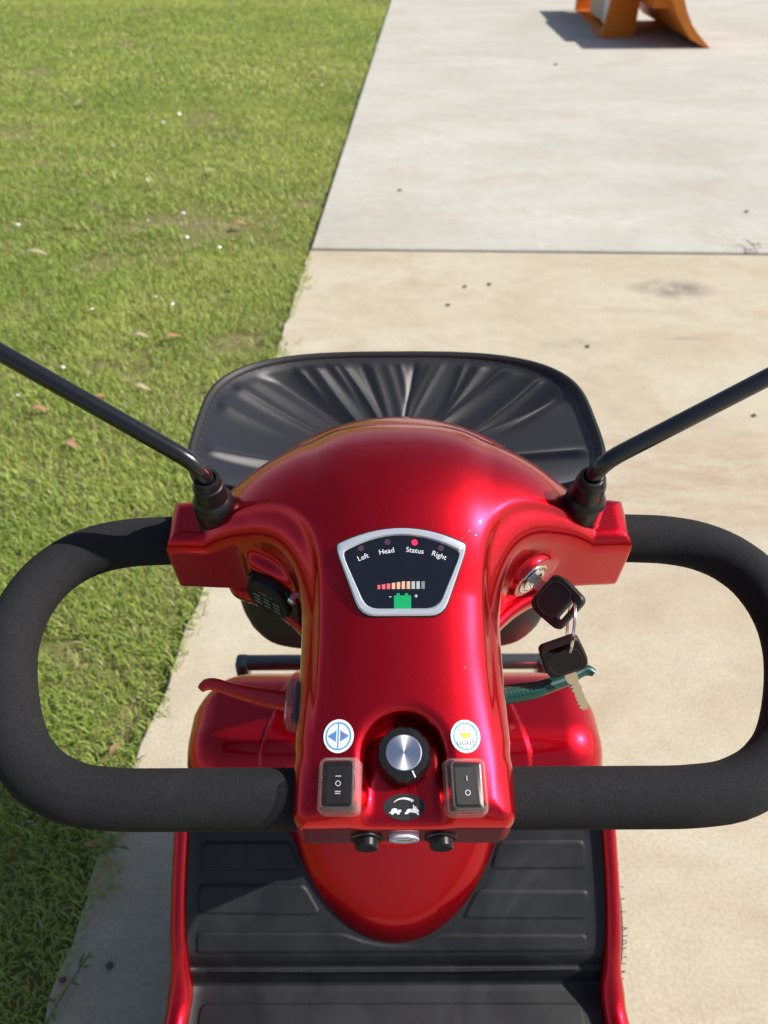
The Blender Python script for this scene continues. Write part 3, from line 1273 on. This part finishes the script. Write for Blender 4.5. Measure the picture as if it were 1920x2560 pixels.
# --- charging socket on the left
CH = axis_frame(HEAD(np.array((-.098, .168, -.001)) + _a * .0065), HEAD.vec(_a), HEAD.vec((0, 0, 1)))
CH.m *= 1.10
mb = MB(CH)
mb.box((.003, -.001, .0005), (.0225, .0155, .004), .002)
cp = mb.build('charging_socket', BLACK, SC)
mb = MB(CH)
mb.lathe([(.0195, .0), (.0195, .0065), (.0180, .0085), (.0172, .0080), (.0002, .0080)], 44)
mb.build('socket_cap', BLACKM, cp)
mb = MB(CH)
for i, (t, w_) in enumerate((('INPUT', .0046),)):
    add_text(mb, t, w_, (0, .0072), 0, .0083)
for i in range(9):
    mb.box((-.0085 + .0085 * (i % 3), .0012 - .0046 * (i // 3), .0083), (.0030 - .0005 * (i % 2), .0009, .0001))
mb.build('lettering', GREYP, cp, smooth=False)
mb = MB(CH)
mb.lathe([(.0034, .0), (.0034, .0052), (.0024, .0064), (.0002, .0066)], 20, fr=CH.sub((.0205, .0125, 0)))
mb.build('screw', CHROME, cp)

# --- mirror stalks
for sx in (-1, 1):
    base = HEAD((sx * .1475, .2155, .0305))
    top = HEAD((sx * .1462, .2125, .094))
    ax = nrm(top - base)
    BF = axis_frame(base, ax)
    BF.m[2] *= .9
    BF.m[:2] *= .95
    mb = MB(BF)
    mb.lathe([(.0168, -.004), (.0176, .001), (.0176, .0022), (.0170, .003), (.0172, .020), (.0168, .026), (.0158, .029), (.0134, .0322), (.0128, .046), (.0124, .0500), (.0112, .0512), (.0110, .0560), (.0100, .0585), (.0078, .0588), (.0072, .054)], 40)
    boot = MB(BF)
    end = np.array((-.286 + .012, .491, 1.03)) if sx < 0 else np.array((.268, .487, 1.018))
    b0_ = base + ax * .045
    k1 = base + ax * .066
    dirn = nrm(end - k1)
    far = end + dirn * .12
    path = [b0_, base + ax * .054, base + ax * .061 + dirn * .003, k1 + dirn * .010, k1 + dirn * .03, k1 + dirn * .08, end, far]
    P = smooth_path(path, 40)
    sm = MB()
    sm.tube(P, .0066, 24)
    ms = sm.build('mirror_stalk', STEMP, SC)
    mb.build('rubber_boot', BOOT, ms)
    # mirror glass housing at the far end, turned towards the rider
    MF = axis_frame(far + dirn * .02, (0, -1, .12))
    hb = MB(MF)
    hb.box((0, 0, 0), (.075, .05, .016), .012)
    hd = hb.build('mirror_housing', BLACKM, ms)
    hb = MB(MF)
    hb.prism(rounded_rect(.136, .088, .02), .0155, .0172)
    hb.build('mirror_glass', mat('mirror_glass', (.8, .8, .8), .02, 1), ms, smooth=False)

# --- finger levers below the head
for sx, M, pts in ((-1, REDLEV, [(-.045, .078, -.05), (-.080, .087, -.045), (-.1122, .0931, -.045), (-.135, .0991, -.045), (-.150, .1045, -.045), (-.1565, .1045, -.045), (-.1600, .0995, -.045)]),
                   (1, GRNLEV, [(.045, .104, -.075), (0.0868, 0.1075, -.078), (0.1167, 0.1123, -.078), (0.1456, 0.1222, -.078), (0.1570, 0.1294, -.078), (0.1637, 0.1311, -.078), (0.1677, 0.1268, -.078)])):
    P = smooth_path(pts, 36)
    rd = np.interp(np.linspace(0, 1, len(P)), [0, .45, .8, .95, 1], [.0092, .0078, .0050, .0048, .003])
    mb = MB(HEAD)
    mb.tube(P, list(rd), 20)
    lv = mb.build('finger_lever', M, SC)
    nb = MB(HEAD)
    for i in range(2, 22):
        for j in range(7):
            q = P[i] + (P[i + 1] - P[i]) * (.5 * (j % 2))
            a = R(-150 + 22 * j)
            nb.ball(q + rd[i] * np.array((0, math.cos(a + 1.57) * 1.0 if False else math.sin(a), math.cos(a))) * .99, .0009, 6)
    tag(nb.build('grip_dots', M, lv), kind='stuff')

# --- steering column below the head
mb = MB()
mb.tube([(0, .515, .415), (0, .458, .536), (0, .40, .66), (0, .348, .77)], .043, 28)
mb.build('steering_column', BLACKM, SC)

# --- front basket
RIMZ = .88


def rim_pt(a, sc=1.0):
    c, s_ = math.cos(a), math.sin(a)
    b, nn = (.127, 3.0) if s_ > 0 else (.125, 4.5)
    q = (abs(c / .196) ** nn + abs(s_ / b) ** nn) ** (-1 / nn)
    x, y = q * c, .65 + q * s_
    return np.array((x * sc, .65 + (y - .65) * sc))


NA = 480
angs = np.linspace(0, 2 * math.pi, NA, endpoint=False)
folds = []
rr_ = random.Random(11)
for i in range(32):
    wd = rr_.choice((.028, .04, .05, .07, .10))
    an = R(8 + 164 * (i + rr_.uniform(0, 1)) / 22) if i < 22 else rr_.uniform(math.pi, 2 * math.pi)
    folds.append((an, wd, rr_.uniform(.0006, .0019) * (1 + 10 * wd) * rr_.choice((1, 1, 1, -.8)), rr_.uniform(.25, 1.1), rr_.uniform(-.45, .45)))


def wrinkle(a, t):
    s_ = 0
    for c, wd, am, ln, sk in folds:
        am = am * (1 + .9 * min(1, abs(math.cos(c)) ** 2))
        d = (a - c - sk * t + math.pi) % (2 * math.pi) - math.pi
        if abs(d) < wd * 3:
            s_ += 1.35 * am * math.exp(-abs(d / wd) ** 1.5) * max(0, min(1, (t - .045) / .04)) * max(0, 1 - (t / (ln * .9 + .1)) ** 2)
    return s_


bk = MB()
rings = []
ts = [0, .02, .035, .05, .06, .08, .10, .12, .15, .18, .22, .26, .30, .35, .40, .46, .52, .6, .68, .76, .84, .92, .97]
for t in ts:                                   # gathered lid, from the rim inwards
    ring = []
    for a in angs:
        p = rim_pt(a, .985 - .985 * t)
        ring.append((p[0], p[1], RIMZ - .001 - .058 * (1 - (1 - t) ** 2) + wrinkle(a, t)))
    rings.append(ring)
bk.loft(rings, False, True)
basket = empty('front_basket', (0, .65, .6))
adopt(basket, SC)
lin = bk.build('gathered_lid', SATIN, basket, crease=0)
ob = MB()
rings = []
for t in [0, .1, .3, .5, .7, .85, .93, .98, 1.0]:
    sc = 1 + .008 - .12 * t ** 1.1 - .06 * max(0, (t - .85) / .15) ** 2
    ring = []
    for a in angs[::4]:
        p = rim_pt(a, sc)
        if p[1] < .65:
            p[1] = .65 + (p[1] - .65) * (1 - .34 * min(1, t * 2.2))
        ring.append((*p, RIMZ - .278 * t))
    rings.append(ring)
ob.loft(rings, False, True)
ob.build('outer_bag', mat('black_bag_fabric', (.014, .014, .016), .55), basket)
pm = MB()
ring_pts = [(*rim_pt(a, 1.0), RIMZ) for a in angs[::2]]
rings = []
for i, a in enumerate(angs[::2]):
    o1 = rim_pt(a, 1.012)
    i1 = rim_pt(a, .972)
    rings.append([(*o1, RIMZ - .012), (*o1, RIMZ + .000), (*rim_pt(a, 1.004), RIMZ + .0035), (*rim_pt(a, .990), RIMZ + .0035), (*rim_pt(a, .978), RIMZ + .0015), (*i1, RIMZ - .0002), (*i1, RIMZ - .006), (*rim_pt(a, .985), RIMZ - .016)])
rings.append(rings[0])
pm.loft(rings, False, False)
pm.build('rim_binding', mat('black_binding', (.012, .012, .013), .6), basket)
sm = MB()
for i in range(0, NA):
    if i % 4 in (0, 1):
        continue
    if i % 4 == 2:
        a, b = angs[i], angs[(i + 1) % NA]
        p, q = rim_pt(a, .965), rim_pt(b, .965)
        sm.tube([(*p, RIMZ - .0030), (*q, RIMZ - .0030)], .0006, 5)
tag(sm.build('stitching', mat('grey_thread', (.05, .05, .055), .7), basket), kind='stuff')


# --- front shroud with raised centre and column base
def shroud_fn(x, y, z):
    ax = np.abs(x)
    f = rbox((x, y, z), (0, .590, .325), (.277, .088, .155), .066)
    taper = ax - (.277 - 1.2 * np.maximum(y - .60, 0) ** 1.15)
    f = smax(f, taper * .8, .03)
    hw = .165 - .25 * np.maximum(y - .53, 0)
    hump = smax(rbox((x, y, z), (0, .588, .328), (.24, .092, .159), .068), (ax - hw) * .9, .004)
    f = smin(f, hump, .003)
    # column base pod lying on the sloping floor
    c, s_ = .7203, .6937
    t = (y - .520) * c + (z - .388) * s_
    n_ = -(y - .520) * s_ + (z - .388) * c
    q = np.sqrt((x / .141) ** 2 + (t / .187) ** 2)
    pl = np.maximum((q - 1) * .11, 0) + np.minimum((q - 1) * .11, 0)
    hgt = .012 + .040 * np.clip((t + .178) / .2, 0, 1) - .030 * np.clip(x / .141, -1, 1) ** 2
    f = smin(f, smax(pl, n_ - hgt, .030), .02)
    # boss the steering column rises from
    f = smin(f, cyl((x, y, z), (0, .502, .443), (0, -.425, .9), .050, -.1, .035), .02)
    return f


solid('front_shroud', shroud_fn, (-.262, .37, .16), (.262, .70, .56), .003, WORLD, RED, SC)


# --- floor
FZ = np.array([(-.3, .2), (.358, .2), (.3645, .2010), (.3672, .2045), (.3684, .2120), (.3700, .2240), (.3712, .2290), (.3735, .2308), (.3752, .2312), (.3764, .2330), (.3772, .2400), (.3782, .2460), (.3805, .2530), (.386, .2612), (.394, .2695), (.405, .2802), (.42, .2942), (.60, .2942 + .18 * .957)])


def floor_z(y):
    return np.interp(y, FZ[:, 0], FZ[:, 1])


ys = np.concatenate([np.linspace(-.12, .34, 12), np.linspace(.350, .389, 100), np.linspace(.391, .520, 22)])
xs_ = np.linspace(-.270, .270, 45)
fm = MB()
rings = []
for y in ys:
    z = float(floor_z(y))
    row = []
    for x in xs_:
        e = max(0, abs(x) - .252) / .018
        row.append((x, y, z + .012 * e ** 2))
    rings.append(row)
fm.loft(rings, False, False, closed=False)
floor = fm.build('floor_mat', RUBBER, SC, crease=0)


def pad(pts, r, h=.0026, sl=True):
    a, b, c = [round_poly(q, r, 5) for q in (pts, inset(pts, .0010), inset(pts, .0022))]
    mb = MB()
    nz, ny = (.7203, -.6937) if sl else (1, 0)

    def put(P, hh):
        return [(x, y + ny * hh, float(floor_z(y)) + nz * hh) for x, y in P]
    mb.loft([put(a, -.001), put(a, h * .4), put(b, h * .9), put(c, h)], False, True)
    pts3 = put(a, .0002)
    mb.tube(pts3 + [pts3[0]], .0011, 6, caps=False)
    return mb.build('tread_pad', RUBBER, floor, crease=4)


pad([(.132, .479), (.240, .479), (.240, .455), (.121, .455)], [.008, .006, .006, .006])
pad([(.103, .436), (.243, .435), (.240, .411), (.085, .412)], [.008, .006, .006, .006])
pad([(-.134, .479), (-.122, .455), (-.245, .455), (-.245, .479)], [.008, .006, .006, .006])
pad([(-.115, .441), (-.096, .418), (-.104, .4155), (-.248, .4175), (-.248, .442)], [.006, .003, .004, .006, .006])
pad([(-.068, .3995), (-.040, .3925), (-.012, .3890), (.020, .3890), (.036, .3925), (.054, .398), (.240, .397), (.238, .3835), (-.249, .3835), (-.250, .4005)], [.01, .01, .01, .01, .01, .01, .006, .003, .003, .006])
pad([(-.246, .345), (.234, .343), (.234, .10), (-.246, .10)], [.010, .010, .006, .006], .003, False)
rb = MB()
rb.tube([(-.236, .3722, .2312), (-.1, .3712, .2312), (.1, .3712, .2312), (.228, .3726, .2312)], .0017, 8)
rb.build('tread_ridge', RUBBER, floor)

# --- red side rails
for sx in (-1, 1):
    path = [(.266, .53, .408), (.268, .515, .392), (.2705, .486, .363), (.2725, .44, .318), (.2725, .40, .279), (.2700, .377, .252), (.2695, .358, .222), (.2705, .335, .208), (.272, .31, .206), (.277, .25, .207), (.281, .05, .207), (.281, -.12, .207)]
    P = smooth_path([(sx * x, y, z) for x, y, z in path], 50)
    rad = np.interp(P[:, 1], [-.1, .30, .335, .352, .372, .42, .6], [.016, .0155, .0150, .0165, .0120, .0098, .0092])
    mb = MB()
    mb.tube(P, list(rad), 24)
    mb.build('side_rail', RED, SC)
    sk = MB()
    top = [(sx * .268, y, max(.12, float(floor_z(y)) - .006)) for y in np.linspace(-.12, .515, 40)]
    bot = [(sx * .268, y, .10 if y < .40 else .10 + (y - .40) * .9) for y in np.linspace(-.12, .515, 40)]
    sk.loft([top, bot], False, False, closed=False)
    sk.build('side_skirt', BLACKM, SC)
mb = MB()
mb.box((0, .2, .14), (.22, .33, .03), .01)
mb.box((0, .62, .22), (.10, .12, .08), .01)
mb.build('chassis', BLACKM, SC)

# --- bumper tube
mb = MB()
mb.tube([(-.232, .742, .382), (.232, .742, .382)], .0120, 24)
mb.box((-.226, .738, .364), (.009, .012, .03), .003)
mb.box((.226, .738, .364), (.009, .012, .03), .003)
mb.build('bumper_bar', mat('black_gloss_tube', (.11, .12, .125), .2, .7), SC)

# --- front wheels
for sx in (-1, 1):
    xo = .262 if sx > 0 else -.250
    WF = Fr((xo, .505, .139), (0, 1, 0), (0, 0, 1), (sx, 0, 0))
    wh = empty('front_wheel', (xo, .505, .139))
    adopt(wh, SC)
    mb = MB(WF)
    mb.lathe([(.085, -.036), (.112, -.041), (.130, -.034), (.138, -.012), (.138, .012), (.130, .034), (.112, .041), (.085, .036)], 64, mod=lambda a, z: 1 + .012 * (math.cos(a * 26) > .2) * (abs(z) < .037))
    hr = random.Random(3)
    for i in range(52):
        a = 2 * math.pi * i / 52 + hr.uniform(-.03, .03)
        for rr2, zz in ((.128, .0345), (.118, .0385)):
            if hr.random() < .8:
                c_, s2 = math.cos(a), math.sin(a)
                mb.tube([(rr2 * c_, rr2 * s2, zz), (rr2 * c_ + .002 * hr.uniform(-1, 1), rr2 * s2 + .001, zz + .0062)], .0005, 4)
    mb.build('tyre', TYRE, wh)
    mb = MB(WF)
    mb.lathe([(.02, -.03), (.086, -.03), (.088, .030), (.070, .022), (.03, .026), (.002, .026)], 40)
    mb.build('rim', SILVER, wh)

# =================================================================== KEYS
def plate_round(mb, outer, inner, z0, z1, bev):
    """thick plate with a hole; outlines need equal counts"""
    rings = [[(*p, z0) for p in inner], [(*p, z0) for p in inset(outer, bev)], [(*p, z0 + bev) for p in outer], [(*p, z1 - bev) for p in outer], [(*p, z1) for p in inset(outer, bev)], [(*p, z1) for p in inner]]
    rings.append(rings[0])
    return mb.loft(rings, False, False)


def resample(poly, n, start):
    P = np.array(list(poly) + [poly[0]], float)
    d = np.concatenate([[0], np.cumsum(np.linalg.norm(np.diff(P, axis=0), axis=1))])
    T = np.linspace(0, d[-1], n, endpoint=False)
    Q = np.stack([np.interp(T, d, P[:, i]) for i in range(2)], 1)
    k = int(np.argmin(np.linalg.norm(Q - np.array(start), axis=1)))
    return [tuple(q) for q in np.roll(Q, -k, axis=0)]


def make_key(fr, name, label, full):
    """local frame: x across the bow, y from tip towards the bow's slot end, z off the face"""
    root = empty(name, fr((0, 0, 0)), label, 'key', 'scooter keys')
    out = round_poly([(-.0135, -.012), (.0135, -.012), (.0165, -.004), (.0150, .018), (-.0150, .018), (-.0165, -.004)], [.004, .004, .006, .005, .005, .006], 5)
    slot = round_poly([(-.0085, .0105), (.0085, .0105), (.0085, .0145), (-.0085, .0145)], .0018, 5)
    A_ = resample(out, 72, (.02, .012))
    B_ = resample(slot, 72, (.02, .0125))
    mb = MB(fr)
    plate_round(mb, A_, B_, -.0038, .0038, .0014)
    bow = mb.build('key_bow', BLACKM, root)
    ln = MB(fr)
    q = round_poly([(-.0118, .0095), (.0118, .0095), (.0128, -.003), (.0085, -.0095), (-.0085, -.0095), (-.0128, -.003)], .005, 5)
    for z in (.0038, -.0038):
        ring_band(ln, q, inset(q, .0006), z - .0003, z + .0003)
    ln.build('bow_groove', mat('groove_plastic', (.03, .03, .032), .4), bow)
    kb_ = MB(fr)
    if full:
        pr = [(-.0045, -.010), (-.0045, -.020)]
        yy = -.020
        hk = random.Random(8)
        for i in range(7):
            pr += [(-.0042 + hk.uniform(.0, .0016), yy - .0016), (-.0030 + hk.uniform(-.0004, .0014), yy - .0034)]
            yy -= .0034
        pr += [(-.0036, yy - .002), (-.0012, yy - .0055), (.0020, yy - .0055), (.0042, yy - .002)]
        y2 = yy - .002
        while y2 < -.024:
            y2 += .0034
            pr += [(.0040 - hk.uniform(0, .0015), y2 - .0016), (.0028 + hk.uniform(0, .0012), y2)]
        pr += [(.0045, -.019), (.0045, -.010)]
        kb_.prism(pr, -.0009, .0009)
    else:
        kb_.box((0, -.017, 0), (.0045, .007, .0011))
    kb_.build('key_blade', STEEL, root, smooth=False)
    return root


# the key in the lock: bow centre and directions measured in the head frame
kc_ = HEAD((.1200, .1475, .012))
ydir = nrm(HEAD.vec((.60, -.80, .04)))
zh = nrm(np.array((-.012, 0, 1.3)) * 0 + HEAD.vec((-.50, -.15, .64)))
zk = nrm(zh - ydir * (zh @ ydir))
xk = np.cross(ydir, zk)
K1 = Fr(HEAD((.107, .173, .004)) + ydir * .0262, xk, ydir, zk)
K1.m *= 1.1
make_key(K1, 'ignition_key', 'black headed key pushed into the ignition lock', False)
slot1 = K1((-.0080, .0142, 0))
# split ring hanging down, spare key on it
rtop = slot1 + np.array((.0, 0, .0025))
RC = rtop + np.array((-.002, -.003, -.0225))
RF = Fr(RC, nrm((.16, .975, -.0)), (0, 0, 1), nrm((.985, -.16, .05)))
mb = MB(RF)
th = np.linspace(0, 4 * math.pi, 97)
mb.tube([(.0225 * math.cos(a), .0225 * math.sin(a), .0009 * (a / (2 * math.pi) - 1)) for a in th], .00085, 10)
tag(mb.build('key_ring', CHROME, None), 'thin steel split ring joining the two scooter keys', 'key ring')
rbot = RC + np.array((-.002, 0, -.0222))
ydn = nrm(np.array((-.27, .30, 1.0)))
zf = np.array((-.12, -.75, .62))
z2 = nrm(zf - ydn * (zf @ ydn))
x2 = np.cross(ydn, z2)
_ca, _sa = math.cos(R(-9)), math.sin(R(-9))
x2, ydn = x2 * _ca - ydn * _sa, x2 * _sa + ydn * _ca
K2 = Fr(rbot - ydn * .0155 - x2 * .005, x2, ydn, z2)
K2.m *= 1.1
make_key(K2, 'spare_key', 'spare key with long steel blade hanging from the ring', True)

# =================================================================== SMALL THINGS ON THE GROUND
LEAFM = [mat('dry_leaf', (.27, .15, .085), .8), mat('dry_leaf_pale', (.36, .28, .18), .8), mat('dry_leaf_rust', (.34, .17, .085), .8)]


def leaf(x, y, L_, w_, a, mi, label):
    mb = MB()
    n_ = 9
    rows = []
    for i in range(n_):
        t = i / (n_ - 1)
        hw = w_ / 2 * math.sin(math.pi * min(1, .06 + .94 * t) ** .9) + .0006
        lx = (t - .5) * L_
        cz = .006 + .012 * math.sin(t * 3.0) + .004 * math.cos(5 * t + x)
        rows.append([(lx, hw, cz + .3 * hw), (lx, 0, cz), (lx, -hw, cz + .3 * hw)])
    c, s_ = math.cos(a), math.sin(a)
    F = Fr((x, y, -.005), (c, s_, 0), (-s_, c, 0), (0, 0, 1))
    mb.loft(rows, False, False, F, closed=False)
    o = mb.build('fallen_leaf', LEAFM[mi], None, crease=0)
    tag(o, label, 'leaf', 'fallen leaves in the grass')


LEAVES = [(-1.09, 2.05, .070, .020, .1, 0, 'brown leaf lying lengthwise below the left mirror stalk'),
          (-.80, 2.18, .070, .018, -.3, 1, 'pale brown curled leaf above the left mirror stalk, near the basket'),
          (-.91, 2.12, .040, .020, .9, 2, 'small orange leaf just above the left mirror stalk'),
          (-.93, 1.86, .060, .022, -.7, 0, 'brown leaf below the stalk nearest the tiller cover'),
          (-.77, 2.53, .065, .024, .5, 2, 'orange leaf between the left stalk and concrete edge'),
          (-.89, 2.54, .070, .018, .0, 1, 'tan leaf lying flat left of an orange leaf'),
          (-.69, 3.68, .070, .030, .2, 2, 'rusty leaf beside the far concrete edge'),
          (-.97, 4.51, .080, .035, .4, 1, 'light tan leaf among the far white scraps'),
          (-2.18, 6.14, .11, .045, .7, 1, 'pale tan leaf standing by a bare far patch'),
          (-.53, .840, .035, .011, 1.3, 0, 'small brown leaf inside the left handle loop near concrete'),
          (-.505, .650, .055, .010, .0, 2, 'rust leaf sticking out over the shaded concrete edge'),
          (-1.54, 3.33, .12, .028, -.1, 1, 'long straw coloured leaf at the left picture edge')]
for q in LEAVES:
    leaf(*q)
SCRAP = mat('white_scrap', (.78, .79, .80), .18, spec=.8)
SCRAPS = [(-0.83, 2.81, 'bright white scrap in the grass beside a dull one, up and left of the basket'), (-0.91, 2.88, 'white scrap left of the brightest scrap above the left mirror stalk'),
          (-1.13, 2.77, 'white scrap in mid lawn above an orange leaf and left of a pair of scraps'), (-1.1, 2.32, 'long white scrap just above the left mirror stalk'),
          (-1.19, 2.14, 'white scrap under the outer end of the left mirror stalk'), (-1.14, 3.74, 'white scrap left of the rusty leaf near the slab joint level'),
          (-0.91, 3.52, 'white scrap nearest the rusty leaf by the concrete'), (-1.29, 4.37, 'white scrap farther up the lawn between two tan leaves'),
          (-0.99, 3.84, 'white scrap directly behind the rusty leaf'), (-0.74, 3.39, 'white scrap close to the slab joint corner in the grass'),
          (-1.75, 3.69, 'white scrap at the left picture edge'), (-1.66, 5.05, 'white scrap left of a pale tan leaf far up the lawn'),
          (-1.47, 5.6, 'white scrap behind the pale tan leaf on the far lawn'), (-2.58, 6.74, 'farthest left white scrap on the far lawn'),
          (-1.41, 5.83, 'white scrap in the middle of the far lawn'), (-0.48, 6.74, 'white scrap near the far concrete edge, nearer of two'),
          (-0.26, 7.42, 'white scrap beside the far concrete edge, farther of two'), (-3.12, 10.65, 'white scrap at the top of the lawn')]
for i, (x, y, lab) in enumerate(SCRAPS):
    mb = MB()
    r_ = random.uniform(.006, .011) * (1 + .06 * y)
    a = random.uniform(0, 6.28)
    mb.ball((0, 0, 0), r_, 8, sc=(1, random.uniform(.4, .8), .35), fr=Fr((x, y, .004), (math.cos(a), math.sin(a), random.uniform(-.4, .4)), (-math.sin(a), math.cos(a), 0), (0, 0, 1)))
    tag(mb.build('white_scrap', SCRAP, None), lab, 'scrap', 'white scraps in the grass')
PEB = mat('dark_pebble', (.09, .075, .055), .8)
PEBS = [(.08, 4.17, 'dark pebble alone on the grey far slab left of centre'), (.32, 2.96, 'left pebble of a close pair on the tan slab'), (.42, 2.98, 'right pebble of a close pair on the tan slab'),
        (.24, 2.79, 'pebble just above the basket on the tan slab'), (1.77, 3.82, 'pebble on the grey slab by the right picture edge'), (1.13, 2.0, 'pebble at the right picture edge above the right mirror stalk'),
        (-.44, .46, 'largest dark pebble on the shaded concrete left of the scooter'), (1.48, 7.5, 'pebble in front of the orange machine'), (-.505, .44, 'tiny pebble on the shaded concrete at the grass edge'),
        (.71, 2.45, 'pebble beside the top right of the basket')]
for i, (x, y, lab) in enumerate(PEBS):
    mb = MB()
    r_ = .007 + .0016 * y
    rp = random.Random(i)
    mb.ball((x, y, r_ * .3), r_ * .8, 8, sc=(1, .8, .55))
    mb.v = [(vx + rp.uniform(-.18, .18) * r_, vy + rp.uniform(-.18, .18) * r_, vz) for vx, vy, vz in mb.v]
    tag(mb.build('pebble', PEB, None), lab, 'pebble', 'pebbles on the concrete')

WEED = mat('weed_green', (.13, .19, .04), .7)
WEEDB = mat('weed_stem', (.13, .12, .06), .7)


def sprig(x, y, name, label, sc, lean, seed):
    r = random.Random(seed)
    root = empty(name, (x, y, 0), label, 'weed')
    mb = MB()
    P = [(x, y, .0), (x + lean[0] * .4, y + lean[1] * .4, .012 * sc), (x + lean[0], y + lean[1], .015 * sc)]
    mb.tube(smooth_path(P, 12), .0012 * sc, 6)
    mb.build('stem', WEEDB, root)
    for i in range(10):
        t = r.uniform(.1, 1)
        bx, by = x + lean[0] * t, y + lean[1] * t
        a = r.uniform(0, 6.28)
        l_ = r.uniform(.012, .026) * sc
        lf = MB(Fr((bx, by, .014 * sc), (math.cos(a), math.sin(a), .2), (-math.sin(a), math.cos(a), 0), (0, 0, 1)))
        lf.add([(0, 0, 0), (l_ * .5, l_ * .14, .002), (l_, 0, 0), (l_ * .5, -l_ * .14, .002)], [(0, 1, 2, 3)])
        lf.build('leaf', WEED, root, smooth=False)


sprig(-.515, .375, 'weed', 'weed with a long bare stem lying over the shaded concrete edge', 1.0, (.045, .10), 1)
sprig(-.50, .64, 'weed', 'low leafy weed on the concrete edge below the left grip', 1.4, (.03, .0), 2)
sprig(1.63, 3.30, 'weed', 'thin weed growing from the slab joint at the right edge', 1.5, (-.02, .10), 3)
